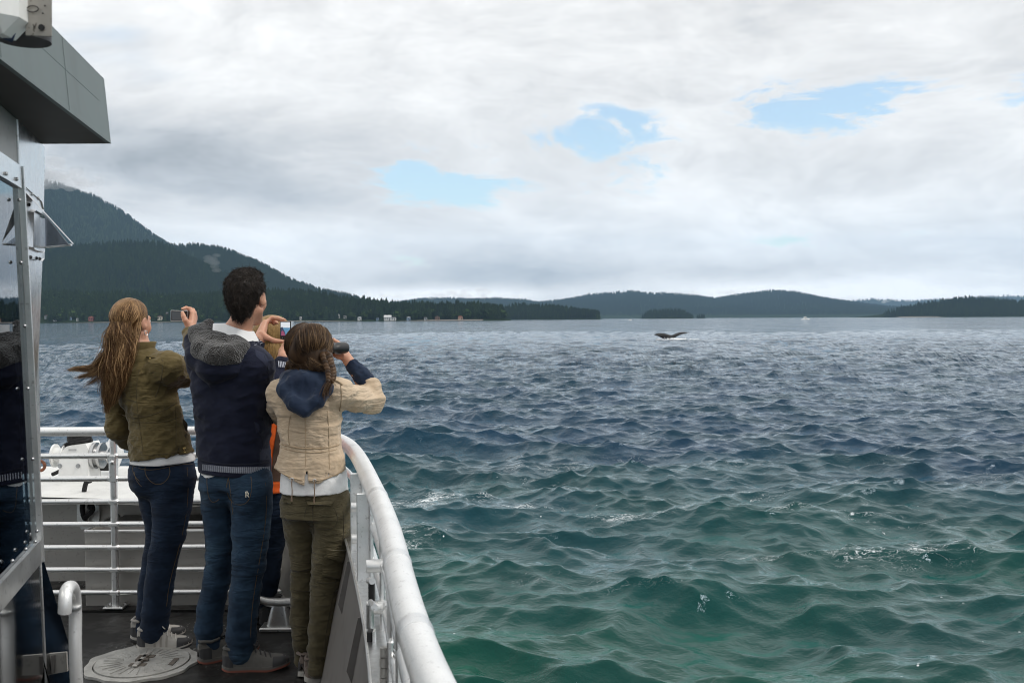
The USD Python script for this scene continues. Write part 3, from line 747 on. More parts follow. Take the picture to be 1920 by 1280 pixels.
for dx in (0, 13):
    obj('cheek_plate', plate([P(183 + dx, 893, 6.5), P(203 + dx, 893, 6.5), P(225 + dx, 862, 6.7), P(222 + dx, 820, 6.75), P(208 + dx, 816, 6.75), P(190 + dx, 845, 6.6)], .008, (0, 1, .0)) if dx else plate([P(179, 893, 6.45), P(190, 893, 6.45), P(214, 820, 6.7), P(204, 816, 6.7), P(186, 842, 6.55)], .008, (1, .3, 0)), ALU, br)
obj('roller', cyl(P(190, 874, 6.5), P(212, 874, 6.5), .028, 18), BLACK, br, smooth=40)
obj('shank', tube([P(186, 862, 6.5), P(196, 846, 6.6), P(206, 832, 6.7), P(212, 822, 6.75)], .022, 10), ALU_W, br, smooth=50)
obj('base_plate', bx(P(205, 897, 6.5) + [0, 0, .0], (.26, .3, .012)), ALU, br)
ch = []
for k in range(7):
    q = P(178 - k * 1.5, 858 + k * 7, 6.42); a = np.linspace(0, 2 * np.pi, 12)
    ch.append(tube(np.stack([q[0] + .010 * np.cos(a), q[1] + (.0 if k % 2 else .010) * np.cos(a), q[2] + .018 * np.sin(a)], 1), .005, 6))
obj('anchor_chain', cat_(*ch), STEEL, smooth=60, label='short run of steel chain hanging from the winch wheel', cat='chain')
obj('rusty_shackle', tube(np.stack([B(75, 873)[0] + .03 * np.cos(np.linspace(0, 2 * np.pi, 20)), B(75, 873)[1] + 0 * np.linspace(0, 1, 20), B(75, 873)[2] + .03 * np.sin(np.linspace(0, 2 * np.pi, 20))], 1), .010, 8), RUST, smooth=60, label='rusty brown shackle on the foredeck beside the wheelhouse edge', cat='shackle')
fp = thing('fairlead_plate', 'grey bolted plate on the foredeck wall behind the hanging rope', 'plate', P(164, 950, 5.985))
obj('plate', plate([P(x, y, 5.985) for x, y in ((144, 975), (144, 930), (151, 922), (179, 922), (186, 930), (186, 975), (180, 992), (152, 992))], .012, (0, 1, 0)), ALU, fp)
for x in (151, 175): obj('bolt', cat_(cyl(P(x, 930, 5.983), P(x, 930, 5.968), .014, 12), cyl(P(x, 930, 5.983), P(x, 930, 5.976), .022, 14)), STEEL, fp, smooth=40)
obj('pin', cyl(P(161, 938, 5.96), P(161, 985, 5.96), .014, 12), ALU_W, fp, smooth=40)
rope = [P(162, 903, 5.93), P(158, 918, 5.93), P(156, 935, 5.93), P(154, 950, 5.93), P(156, 965, 5.93), P(159, 972, 5.93), P(164, 966, 5.92), P(171, 960, 5.92), P(174, 952, 5.92), P(170, 946, 5.925), P(168, 952, 5.925)]
rs = spline(rope, 60); obj('mooring_rope', cat_(tube(rs, .014, 10), tube(rs + np.stack([.006 * np.sin(np.arange(60) * .9), -.006 + 0 * np.arange(60), .006 * np.cos(np.arange(60) * .9)], 1), .009, 8), tube(spline([P(160, 905, 5.93), P(165, 904, 5.93), P(171, 902, 5.93)], 8), .008, 8)), ROPE, smooth=60, label='black mooring rope looped over the plate on the foredeck wall', cat='rope')

# ------------------------------------------------------------------ wheelhouse
CW = np.array([-1.326, 2.8]); UW = np.array([-.27, 1.0]) / math.hypot(.27, 1.0); NW = np.array([UW[1], -UW[0]])
NW3 = np.r_[NW, 0.0]


def PW(x, y, off=0.0):
    v = P(x, y, 1.0) - EYE
    t = ((CW + NW * off - EYE[:2]) @ NW) / (v[:2] @ NW)
    return EYE + v * t


def along(p, s): return p - np.r_[UW, 0] * s            # towards us along the wall


wh = thing('wheelhouse', 'aluminium wheelhouse at the left edge with a large side window', 'wheelhouse', (CW[0], CW[1], DECK))
gTR, gBR = PW(33, 350), PW(71, 1013)
zT, zB = gTR[2], gBR[2]
FARV = 1.25
tl = along(gTR, FARV); bl = along(gBR, FARV)
wi = obj('window', plate([gTR, tl, bl, gBR], .006, -NW3), GLASS, wh)
topw = PW(33, 232)[2]
lowc = PW(85, 1285); dn = (lowc - PW(72, 1040)); lowd = PW(72, 1040) + dn * ((DECK - PW(72, 1040)[2]) / dn[2])
zr = DECK + 2.083
pT = PW(31, 236); pT = np.array([pT[0], pT[1], zr])
fw_ = .030
# wall below and above the pane
b1 = gBR - np.array([0, 0, .0]);
obj('lower_wall', plate([gBR + [0, 0, -.058], along(gBR, FARV) + [0, 0, -.058], np.array([*along(lowd, FARV)[:2], DECK]), lowd], .012, -NW3), ALU_M, wh)
obj('upper_wall', plate([pT, along(pT, FARV), along(gTR, FARV) + [0, 0, .05], gTR + [0, 0, .05]], .012, -NW3), ALU_D, wh)


def strip(a, b, c, d, th=.010, m=ALU_W, name='window_frame', par=wi):
    return obj(name, plate([a, b, c, d], th, NW3), m, par)


ez = np.array([0, 0, 1.0])
strip(gBR + ez * .004, along(gBR, FARV) + ez * .004, along(gBR, FARV) - ez * .060, gBR - ez * .060, m=ALU)
strip(gTR - ez * .004, gTR + ez * .052, along(gTR, FARV) + ez * .052, along(gTR, FARV) - ez * .004, m=ALU_W)
# the slanting edge frame
eU = np.r_[UW, 0]
strip(gTR + ez * .052, gTR + ez * .052 + eU * .014, gBR - ez * .06 + eU * .014, gBR - ez * .06, th=.014, m=RAIL)
strip(gTR + ez * .052 + eU * .018, gTR + ez * .052 + eU * .06, gBR + eU * .022, gBR + eU * .018, th=.006, m=ALU_W)
obj('weld_bead', tube(np.array([pT, gTR + eU * .016, gBR + eU * .016, lowd]), .004, 8), RAIL, wh, smooth=50)
bolts = [PW(x, y, .012) for x, y in ((11, 326), (31, 336), (23, 1051), (48, 1029), (66, 1015))]
bolts += [PW(36, 375, .012), PW(39, 492, .012), PW(46, 611, .012), PW(52, 728, .012), PW(61, 860, .012), PW(69, 995, .012)]
for q in bolts: obj('bolt', ell(q, (.0048, .0048, .0048), 1), STEEL, wi, smooth=60)
# the corner plate, facing more towards us
cr = [P(84, 262, 2.95), P(82, 400, 2.95), P(79, 500, 2.94), P(68, 780, 2.90), P(64, 880, 2.88)]
cl_ = [pT + NW3 * .001, PW(34, 400), PW(38, 500), PW(57, 800), PW(65, 900)]
cr[0] = np.array([cr[0][0], cr[0][1], zr]);
cpl = ribbon(np.array(cl_), np.array(cr)); cpl2 = cpl.copy(); cpl2.apply_translation([-.012, .012, 0]); cpl2.invert()
obj('corner_plate', cat_(cpl, cpl2), ALU_W, wh, smooth=20)
# lower chamfer
w1, w2 = P(73, 880, 2.90), P(165, 1285, 3.12); w2 = w1 + (w2 - w1) * ((DECK - w1[2]) / (w2 - w1)[2])
obj('lower_corner_plate', plate([PW(66, 900), PW(72, 1040), lowd, w2, w1][0:0] + [w1, PW(72, 1036), lowd, w2], .010, (-1, .4, 0)), ALU_M, wh)
# front wall, cabin back, roof
cfront = np.array([[w1[0], w1[1], zr], [w1[0] - 2.2, w1[1] + .05, zr], [w1[0] - 2.2, w1[1] + .05, DECK], [w2[0], w2[1], DECK], w1])
obj('front_wall', plate(cfront[[0, 1, 2, 4]], .012, (0, 1, 0)), ALU, wh)
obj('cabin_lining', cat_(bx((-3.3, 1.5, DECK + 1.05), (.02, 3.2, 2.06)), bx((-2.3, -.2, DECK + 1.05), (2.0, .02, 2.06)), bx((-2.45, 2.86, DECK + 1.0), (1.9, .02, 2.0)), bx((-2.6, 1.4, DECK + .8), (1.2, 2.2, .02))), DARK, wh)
e0 = along(np.array([*lowd[:2], DECK]), FARV); 
obj('aft_wall', bx((e0[0] - .02, e0[1] - .8, DECK + 1.04), (.02, 1.6, 2.06)), ALU, wh)
AX = np.array([-.172, 1.0, 0]) / math.hypot(.172, 1)
K0, K1 = P(208, 271, 2.9), P(195, 148, 2.93)
K0[2] = zr
back = 3.4
rf = obj('visor', cat_(plate([K0, K1, K1 - AX * back, K0 - AX * back], .012, (-1, 0, 0))), VISOR, wh)
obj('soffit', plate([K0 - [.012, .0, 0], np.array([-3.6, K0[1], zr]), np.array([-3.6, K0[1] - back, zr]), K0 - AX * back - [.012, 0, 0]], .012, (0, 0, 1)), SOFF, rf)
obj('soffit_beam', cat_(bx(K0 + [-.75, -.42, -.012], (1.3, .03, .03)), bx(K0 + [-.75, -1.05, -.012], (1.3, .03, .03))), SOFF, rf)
obj('front_lip', plate([K0, K1, np.array([-3.6, K1[1], K1[2]]), np.array([-3.6, K0[1], K0[2]])], .01, (0, -1, 0)), VISOR, rf)
obj('roof_top', plate([K1, np.array([-3.6, K1[1], K1[2]]), np.array([-3.6, K1[1] - back, K1[2]]), K1 - AX * back], .01, (0, 0, -1)), VISOR, rf)
obj('weld_line', cat_(tube([K0 * .45 + K1 * .55 - AX * .10, K0 * .42 + K1 * .58 - AX * 1.4], .0007, 6)), VISOR, rf)
nf = np.cross(AX, K1 - K0); nf /= np.linalg.norm(nf); nf = nf if nf[0] > 0 else -nf
rf2 = [tube([K0 * (1 - a) + K1 * a - AX * s + nf * .001 for a in (0.02, .98)], .0006, 6) for s in (.45, .95)]
for m in rf2: obj('weld_line', m, VISOR, rf)

# window vent scoop
vs = thing('vent_scoop', 'small clear wind scoop over a rounded vent on the wheelhouse corner', 'vent', P(62, 430, 2.86))
pk = [(44, 349), (75, 377), (79, 392), (80, 484), (76, 489), (52, 484), (46, 476), (43, 380)]
hole = [(53, 396), (58, 392), (74, 402), (75, 408), (75, 470), (72, 473), (55, 466), (52, 462)]


def on_corner(x, y, lift=0.0):
    s = np.clip((x - 34) / 48.0, 0, 1); d = 1 / ((1 - s) / 2.522 + s / 2.95) - lift - .016; return P(x, y, d)


outer, inn = [on_corner(*q, .012) for q in pk], [on_corner(*q, .012) for q in hole]
rs1 = ribbon(np.array(outer + outer[:1]), np.array(inn + inn[:1]))
sk = ribbon(np.array(outer + outer[:1]) + [0, .012, 0], np.array(outer + outer[:1])); sk2 = ribbon(np.array(inn + inn[:1]), np.array(inn + inn[:1]) + [0.0, .03, 0])
rs1.invert() if rs1.face_normals[0][1] > 0 else None
obj('face_plate', cat_(rs1, sk, sk2), ALU_W, vs)
obj('opening', plate([on_corner(*q, .004) for q in hole], .004, (0, 1, 0)), BLACK, vs)
obj('inner_lip', plate([on_corner(x, y, .008) for x, y in ((63, 397), (75, 403), (75, 471), (63, 468))], .003, (0, 1, 0)), ALU_W, vs)
for x, y in ((46, 355), (59, 364), (71, 372), (49, 383), (54, 384), (47, 429), (52, 481), (57, 482), (68, 484), (74, 485)): obj('bolt', ell(on_corner(x, y, .014), (.005, .005, .005), 1), BLACK if y > 380 else STEEL, vs, smooth=60)
sa, sb, sc2 = on_corner(48, 356, .02), P(134, 459, 2.80), on_corner(80, 464, .02)
obj('scoop_edge', plate([sa, on_corner(62, 372, .02), P(131, 461, 2.80), P(135, 456, 2.80)], .010, (0, 1, 0)), ALU_W, vs)
obj('scoop_pane', plate([on_corner(80, 398, .018), P(130, 460, 2.80), sc2], .003, (0, 1, 0)), CLEAR, vs)
obj('scoop_foot', tube([sc2, P(134, 459, 2.80)], .003, 8), ALU_W, vs)

# grab rail beside the wheelhouse
gr = thing('grab_rail', 'white hooked grab rail standing beside the dark wheelhouse corner', 'grab rail', P(140, 1280, 2.75))
ga = [P(153, 1420, 2.80), P(144, 1290, 2.78), P(141, 1200, 2.77), P(140, 1120, 2.76)]
ga += [P(138, 1108, 2.74), P(135, 1101, 2.71), P(131, 1100, 2.67), P(126, 1104, 2.63), P(123, 1112, 2.61), P(122, 1130, 2.60), P(121, 1148, 2.60)]
obj('tube', tube(spline(ga, 60), .0172, 20), RAILP, gr, smooth=50)
i = 0
obj('weld_ring', tube([P(140.3, 1140, 2.765), P(140.2, 1137, 2.764), P(140.1, 1134, 2.763)], [.0172, .0188, .0172], 18), RAIL, gr, smooth=50)
bq = [P(80, 1226, 2.86), P(124, 1222, 2.80), P(126, 1258, 2.80), P(82, 1266, 2.86)]
bp = obj('bracket', plate(bq, .008, (0, 1, 0)), ALU_D, gr)
obj('slot', plate([P(96, 1228, 2.83), P(104, 1227, 2.825), P(103, 1260, 2.825), P(97, 1262, 2.83)], .002, (0, -1, 0)), BULW, bp)

# navigation light box on the visor
nl = thing('light_box', 'speckled metal plate with a white lamp housing on the visor edge', 'lamp', P(70, 40, 1.75))
SPK = metal('speckled_plate', (.30, .28, .25), (.46, .43, .39), .5, (6, 6, 6), metallic=.5, spots=.9)
q = [P(48, -40, 1.75), P(97, -40, 1.75), P(97, 68, 1.75), P(48, 66, 1.75)]
obj('face_plate', plate(q, .006, (-.4, 1, 0)), SPK, nl)
hx = P(78, 52, 1.749)
obj('hole', cyl(hx, hx + [0, -.002, 0], .0055, 16), BLACK, nl)
for x, y in ((64, 50), (80, 25), (84, 11)): obj('screw', ell(P(x, y, 1.748), (.0015, .001, .0015), 1), BLACK, nl)
hr = P(61, 17, 1.747); aa = np.linspace(0, 2 * np.pi, 20)
obj('worn_ring', tube(np.stack([hr[0] + .010 * np.cos(aa), hr[1] + 0 * aa, hr[2] + .0055 * np.sin(aa)], 1), .0009, 6), BLACK, nl)
c_ = P(46, 74, 1.82); el_ = trimesh.creation.cylinder(radius=.045, height=.012, sections=40); el_.apply_translation(c_ + [0, 0, .002])
obj('base_disc', el_, BLACK, nl)
obj('lamp_housing', bx(P(8, 10, 1.74), (.072, .10, .11), bev=.028), WHITE, nl)
obj('lens', cyl(P(-14, 46, 1.74) , P(28, 62, 1.76), .018, 20), paint('blue_lens', (.06, .08, .14), .15), nl, smooth=40)
# ------------------------------------------------------------------ figures: smooth solids on a grid
class Field:
    def __init__(s, lo, hi, h):
        s.h = h; s.lo = np.asarray(lo, float); s.n = np.ceil((np.asarray(hi) - s.lo) / h).astype(int) + 1
        s.F = np.full(s.n, .2, np.float32)
        s.ax = [s.lo[k] + h * np.arange(s.n[k]) for k in range(3)]

    def sl(s, lo, hi):
        a = np.clip(np.floor((np.asarray(lo) - s.lo) / s.h).astype(int), 0, s.n); b = np.clip(np.ceil((np.asarray(hi) - s.lo) / s.h).astype(int) + 1, 0, s.n)
        return tuple(slice(i, j) for i, j in zip(a, b))

    def pts(s, w): return np.meshgrid(*[s.ax[k][w[k]].astype(np.float32) for k in range(3)], indexing='ij', sparse=True)

    def blend(s, w, d, k, op):
        f = s.F[w]
        if op == 'add':
            if k > 0: q = np.maximum(k - np.abs(f - d), 0) / k; s.F[w] = np.minimum(f, d) - q * q * k * .25
            else: s.F[w] = np.minimum(f, d)
        elif op == 'cut':
            d = -d
            if k > 0: q = np.maximum(k - np.abs(f - d), 0) / k; s.F[w] = np.maximum(f, d) + q * q * k * .25
            else: s.F[w] = np.maximum(f, d)

    def cone(s, a, b, ra, rb, k=.02, op='add'):
        a, b = np.asarray(a, float), np.asarray(b, float); m = max(ra, rb) + .06
        w = s.sl(np.minimum(a, b) - m, np.maximum(a, b) + m)
        if any(x.stop <= x.start for x in w): return s
        X, Y, Z = s.pts(w); v = b - a; L = v @ v + 1e-9
        t = np.clip(((X - a[0]) * v[0] + (Y - a[1]) * v[1] + (Z - a[2]) * v[2]) / L, 0, 1)
        d = np.sqrt((X - a[0] - t * v[0]) ** 2 + (Y - a[1] - t * v[1]) ** 2 + (Z - a[2] - t * v[2]) ** 2) - (ra + (rb - ra) * t)
        s.blend(w, d.astype(np.float32), k, op); return s

    def chain(s, pts, rad, k=.015, op='add'):
        for i in range(len(pts) - 1): s.cone(pts[i], pts[i + 1], rad[i], rad[i + 1], k, op)
        if len(pts) == 1: s.cone(pts[0], pts[0], rad[0], rad[0], k, op)
        return s

    def ell(s, c, r, R=None, k=.02, op='add'):
        c, r = np.asarray(c, float), np.asarray(r, float); R = np.eye(3) if R is None else R
        m = np.abs(R) @ r + .05; w = s.sl(c - m, c + m)
        if any(x.stop <= x.start for x in w): return s
        X, Y, Z = s.pts(w); p = [X - c[0], Y - c[1], Z - c[2]]
        q = [sum(R[j, i] * p[j] for j in range(3)) / r[i] for i in range(3)]
        k0 = np.sqrt(q[0] ** 2 + q[1] ** 2 + q[2] ** 2); k1 = np.sqrt((q[0] / r[0]) ** 2 + (q[1] / r[1]) ** 2 + (q[2] / r[2]) ** 2) + 1e-6
        s.blend(w, np.clip(k0 * (k0 - 1) / k1, -.2, .2).astype(np.float32), k, op); return s

    def loft(s, sec, k=.02, op='add', e=2.3, zlo=None, zhi=None, grow=0.0):
        """sec: rows (x, y, z, half width, half depth, yaw), lofted along z; zlo may be a function of x and y"""
        sec = np.array(sorted(sec, key=lambda r: r[2]), float); z0, z1 = sec[0, 2], sec[-1, 2]
        m = sec[:, 3:5].max() + .06
        w = s.sl([sec[:, 0].min() - m, sec[:, 1].min() - m, z0 - .03], [sec[:, 0].max() + m, sec[:, 1].max() + m, z1 + .03])
        X, Y, Z = s.pts(w)
        from scipy.interpolate import PchipInterpolator
        q = PchipInterpolator(sec[:, 2], sec[:, [0, 1, 3, 4, 5]])(np.clip(Z.ravel(), z0, z1)).astype(np.float32)
        cx, cy, a, b, yaw = [q[:, i].reshape(1, 1, -1) for i in range(5)]; a = a + grow; b = b + grow
        c_, s_ = np.cos(yaw), np.sin(yaw); u = (X - cx) * c_ - (Y - cy) * s_; v = (X - cx) * s_ + (Y - cy) * c_
        d = ((np.abs(u / a) ** e + np.abs(v / b) ** e) ** (1 / e) - 1) * np.minimum(a, b) * 1.0
        lo_ = (zlo(X, Y) if callable(zlo) else (z0 if zlo is None else zlo)); hi_ = z1 if zhi is None else zhi
        d = np.maximum(d, np.maximum(lo_ - Z, Z - hi_))
        s.blend(w, np.clip(d, -.2, .2).astype(np.float32), k, op); return s

    def disp(s, fn, band=.03):
        i = np.nonzero(np.abs(s.F) < band); p = np.stack([s.ax[k][i[k]] for k in range(3)], 1)
        s.F[i] -= fn(p).astype(np.float32); return s

    def mesh(s, blur=0.0):
        F = ndimage.gaussian_filter(s.F, blur) if blur else s.F
        ins = F < 0; n = np.array(F.shape)
        c = np.zeros(n - 1, np.uint8)
        for a, b, d in np.ndindex(2, 2, 2): c += ins[a:n[0] - 1 + a, b:n[1] - 1 + b, d:n[2] - 1 + d]
        act = (c > 0) & (c < 8); idx = np.argwhere(act); num = np.full(c.shape, -1, np.int32); num[act] = np.arange(len(idx))
        acc = np.zeros((len(idx), 3)); cnt = np.zeros(len(idx))
        I = idx.T
        for ax in range(3):
            o = [k for k in range(3) if k != ax]
            for u, v in np.ndindex(2, 2):
                off = np.zeros(3, int); off[o[0]] = u; off[o[1]] = v; p0 = I + off[:, None]; p1 = p0.copy(); p1[ax] += 1
                f0, f1 = F[tuple(p0)], F[tuple(p1)]; cr = (f0 < 0) != (f1 < 0); t = np.where(cr, f0 / (f0 - f1 + 1e-12), 0)
                e = np.tile(off.astype(float), (len(idx), 1)); e[:, ax] += t; acc[cr] += e[cr]; cnt[cr] += 1
        V = s.lo + (idx + acc / cnt[:, None]) * s.h
        faces = []
        for ax in range(3):
            o = [(ax + 1) % 3, (ax + 2) % 3]
            sl0 = [slice(1, n[k] - 1) for k in range(3)]; sl0[ax] = slice(0, n[ax] - 1); sl1 = list(sl0); sl1[ax] = slice(1, n[ax])
            A, B = ins[tuple(sl0)], ins[tuple(sl1)]; e = np.argwhere(A != B); fl = A[tuple(e.T)]
            base = e.copy(); base[:, o[0]] += 1; base[:, o[1]] += 1
            q = []
            for u, v in ((0, 0), (1, 0), (1, 1), (0, 1)):
                p = base.copy(); p[:, o[0]] -= u; p[:, o[1]] -= v; q.append(num[tuple(p.T)])
            q = np.stack(q, 1); q[~fl] = q[~fl][:, ::-1]; faces.append(q)
        q = np.vstack(faces); q = q[(q >= 0).all(1)]
        m = trimesh.Trimesh(V, np.vstack([q[:, [0, 1, 2]], q[:, [0, 2, 3]]]), process=False)
        lab = trimesh.graph.connected_component_labels(m.face_adjacency, node_count=len(m.faces)) if len(m.faces) < 400000 else None
        if lab is not None:
            ct = np.bincount(lab)
            if (ct < 60).any(): m.update_faces((ct >= 60)[lab]); m.remove_unreferenced_vertices()
        return m


def ridged(p, sc, seed, oct_=3):
    n = meshkit.fbm(p * np.asarray(sc), oct_, seed); return 1.0 - np.clip(np.abs(2 * n - 1) * 2.6, 0, 1) ** .7


def frame(yaw, pitch=0.0, roll=0.0):
    """columns right, forward, up; yaw from +y towards +x, pitch up"""
    f = np.array([math.sin(yaw) * math.cos(pitch), math.cos(yaw) * math.cos(pitch), math.sin(pitch)])
    r = np.array([math.cos(yaw), -math.sin(yaw), 0.0]); u = np.cross(r, f)
    r2 = r * math.cos(roll) + u * math.sin(roll); u2 = np.cross(r2, f)
    return np.stack([r2, f, u2], 1)


def add_head(F, c, R, s=1.0, neck_to=None, neck_r=.052):
    L = lambda *q: c + R @ (np.array(q) * s)
    F.ell(L(0, -.012, .03), np.array([.074, .094, .086]) * s, R, .0)
    F.cone(L(0, .035, -.005), L(0, .052, -.075), .060 * s, .034 * s, .02)
    for sx_ in (-1, 1):
        F.cone(L(sx_ * .050, 0, -.050), L(sx_ * .008, .070, -.090), .022 * s, .020 * s, .02)
        F.ell(L(sx_ * .038, .056, -.024), np.array([.024, .024, .028]) * s, R, .02)
        F.ell(L(sx_ * .030, .098, .008), np.array([.016, .014, .011]) * s, R, .008, 'cut')
        F.ell(L(sx_ * .077, -.004, -.004), np.array([.011, .021, .033]) * s, R @ frame(sx_ * .35), .006)
        F.ell(L(sx_ * .088, .004, .002), np.array([.006, .011, .018]) * s, R, .004, 'cut')
    F.cone(L(-.032, .083, .024), L(.032, .083, .024), .012 * s, .012 * s, .012)
    F.cone(L(0, .092, .008), L(0, .111, -.026), .008 * s, .0125 * s, .012)
    for sx_ in (-1, 1): F.ell(L(sx_ * .011, .101, -.030), np.array([.008, .009, .008]) * s, R, .006)
    F.ell(L(0, .088, -.050), np.array([.024, .010, .006]) * s, R, .005); F.ell(L(0, .087, -.061), np.array([.021, .010, .006]) * s, R, .005)
    if neck_to is not None: F.cone(L(0, -.018, -.055), neck_to, neck_r * s, neck_r * 1.08 * s, .03)


def skin_mat():
    g = G(); p = g.obj()
    n = g.noise(p, 26.0, 4, .6); c = g.mix(n, (.40, .195, .125), (.56, .315, .215))
    return g.build('skin', surface=g.bsdf(base_color=c, roughness=.46, specular_ior_level=.4, subsurface_weight=.12, subsurface_scale=.008, subsurface_radius=(1.0, .35, .2), normal=g.bump(g.noise(p, 180.0, 3, .6), .35, .0008)))


def cloth(name, a, b, rough=.85, weave=900.0, scale=9.0, sheen=.2, fine=.0006, wear=None, crease=None):
    g = G(); p = g.obj()
    c = g.mix(g.ss(g.noise(p, scale, 5, .6), .32, .68), a, b)
    if wear: c = g.mix(g.ss(g.noise(g.map(p, scale=(1, 1, .8)), 5.0, 3, .5), .5, .72, 0, .8), c, wear)
    w = g.add('wave_texture', 'fac', wave_type='bands', bands_direction='diagonal', vector=p, scale=weave / 6.0, distortion=1.5, detail=2.0)
    h = g.m('add', g.mul(w, .5), g.noise(p, 140.0, 4, .6))
    fold = g.noise(g.map(p, scale=(.7, .7, 1.5)), 22.0, 4, .6)
    nr = g.bump(h, .5, fine); nr = g.bump(fold, .5, .006, normal=nr)
    if crease:
        cr_ = g.noise(g.map(p, scale=(.42, .42, 1.7), rot=(.25, .2, 0)), crease, 3, .55, dist=.8); cr_ = g.m('power', g.m('subtract', 1.0, g.m('absolute', g.mul(g.m('subtract', cr_, .5), 3.2)), clamp=True), 2.0)
        cr_ = g.mul(cr_, g.ss(g.noise(p, 4.5, 2, .5), .36, .62, .25, 1.0)); nr = g.bump(cr_, .55, .009, normal=nr)
    return g.build(name, surface=g.bsdf(base_color=c, roughness=rough, specular_ior_level=.18, sheen_weight=sheen, sheen_roughness=.4, normal=nr))


SKIN = skin_mat()
OLIVE = cloth('olive_cotton', (.088, .066, .026), (.135, .102, .044), crease=11.0)
NAVY = cloth('navy_knit', (.0075, .0095, .022), (.013, .016, .034), sheen=.12, fine=.0015)
DENIM = cloth('dark_denim', (.0050, .010, .022), (.011, .022, .044), sheen=.05, wear=(.015, .028, .052), crease=15.0)
DENIM2 = cloth('worn_denim', (.010, .022, .042), (.022, .046, .080), sheen=.05, wear=(.034, .068, .104), crease=14.0)
BEIGE = cloth('beige_cotton', (.45, .345, .24), (.57, .45, .325), crease=12.0)
SHIRT = cloth('white_jersey', (.70, .70, .70), (.80, .80, .80), sheen=.1)
CARGO = cloth('olive_twill', (.060, .050, .027), (.098, .082, .047), crease=15.0)
HOODN = cloth('navy_fleece', (.011, .019, .040), (.019, .031, .058))
ORANGE = cloth('orange_shell', (.75, .115, .018), (.85, .15, .028), rough=.6)
BROWN = cloth('brown_shell', (.055, .032, .022), (.08, .048, .034))
g = G(); p = g.obj(); v_ = g.add('voronoi_texture', 'distance', feature='f1', vector=p, scale=150.0)
SHERPA = g.build('grey_pile_fleece', surface=g.bsdf(base_color=g.mix(v_, (.046, .043, .041), (.017, .016, .0155)), roughness=.95, specular_ior_level=.1, sheen_weight=.4, normal=g.bump(g.m('subtract', 1.0, v_), 1.0, .008)))
LACE = cloth('laces', (.45, .43, .40), (.58, .56, .52))
SHOE_G = cloth('grey_suede', (.20, .185, .165), (.29, .27, .245))
SHOE_L = cloth('light_grey_mesh', (.30, .285, .26), (.40, .38, .35))
SHOE_D = paint('dark_shoe_rubber', (.028, .028, .030), .6)
SHOE_S = paint('pale_midsole', (.34, .325, .30), .6)
SHOE_T = cloth('taupe_suede', (.13, .10, .085), (.19, .155, .135))
SHOE_R = paint('red_sole_edge', (.17, .055, .038), .6)
SHOE_M = cloth('graphite_suede', (.085, .082, .076), (.13, .125, .115))
STITCH = paint('seam_thread', (.10, .065, .03), .8)
STRIPE = paint('white_stripe', (.42, .44, .50), .8)
PLASTIC = paint('black_plastic', (.012, .012, .013), .35)
SILVER = metal('silver_trim', (.6, .6, .6), (.75, .75, .75), .3)
GOLD = metal('gold_badge', (.75, .55, .2), (.85, .65, .3), .35)
EYEW = paint('eye_white', (.42, .38, .35), .2)


def hair_mat(name, a, b, rough=.42):
    g = G(); p = g.obj()
    c = g.mix(g.ss(g.noise(g.map(p, scale=(1, 1, .25)), 55.0, 3, .6), .35, .65), a, b)
    return g.build(name, surface=g.bsdf(base_color=c, roughness=rough, specular_ior_level=.22))


def strands(name, curves, widths, mat, parent):
    path = numbered(str(parent.GetPath()), name); top = '/'.join(path.split('/')[:3])
    c = UsdGeom.BasisCurves.Define(stage, path)
    o = _origin.get(top, 0)
    pts = np.vstack(curves) - o
    c.CreateTypeAttr('linear'); c.CreateCurveVertexCountsAttr(Vt.IntArray.FromNumpy(np.array([len(q) for q in curves], np.int32)))
    c.CreatePointsAttr(Vt.Vec3fArray.FromNumpy(pts.astype(np.float32)))
    c.CreateWidthsAttr(Vt.FloatArray.FromNumpy(np.concatenate(widths).astype(np.float32))); c.SetWidthsInterpolation('vertex')
    UsdShade.MaterialBindingAPI.Apply(c.GetPrim()).Bind(mat)
    return c.GetPrim()


def cap_curve(c, R, s, d0, d1, n, lift=0.0, rad=(.080, .100, .092)):
    """a strand that hugs the skull from the direction d0 to the direction d1"""
    d0, d1 = d0 / np.linalg.norm(d0), d1 / np.linalg.norm(d1); om = math.acos(np.clip(d0 @ d1, -1, 1)) + 1e-6
    t = np.linspace(0, 1, n)[:, None]; d = (np.sin((1 - t) * om) * d0 + np.sin(t * om) * d1) / math.sin(om)
    q = np.array([0, -.012, .03]) + d * np.array(rad) * (1 + lift * np.sin(t * math.pi) ** .5)
    return c + (q * s) @ R.T


def hits(mesh, xy, lift=0.0):
    """points of the mesh's near side in the directions of the pixels xy, with normals"""
    d = np.array([P(x, y, 1.0) - EYE for x, y in xy]); d /= np.linalg.norm(d, axis=1, keepdims=True)
    loc, ir, it = mesh.ray.intersects_location(np.tile(EYE, (len(d), 1)), d, multiple_hits=False)
    out, nn = np.full((len(d), 3), np.nan), np.zeros((len(d), 3)); out[ir] = loc; nn[ir] = mesh.face_normals[it]
    ok = ~np.isnan(out[:, 0]); return out[ok] + nn[ok] * lift, nn[ok]


def seam(name, mesh, xy, r, mat, parent, n=30, lift=.0005):
    xy = np.array(xy, float)
    if len(xy) > 2: xy = spline(np.column_stack([xy, 0 * xy[:, 0]]), n)[:, :2]
    else: xy = xy[0] + (xy[1] - xy[0]) * np.linspace(0, 1, n)[:, None]
    q, _ = hits(mesh, xy, lift)
    if len(q) < 4: return None
    q = np.column_stack([ndimage.gaussian_filter1d(q[:, k], 1.0) for k in range(3)])
    return obj(name, tube(q, r, 6), mat, parent, smooth=60)


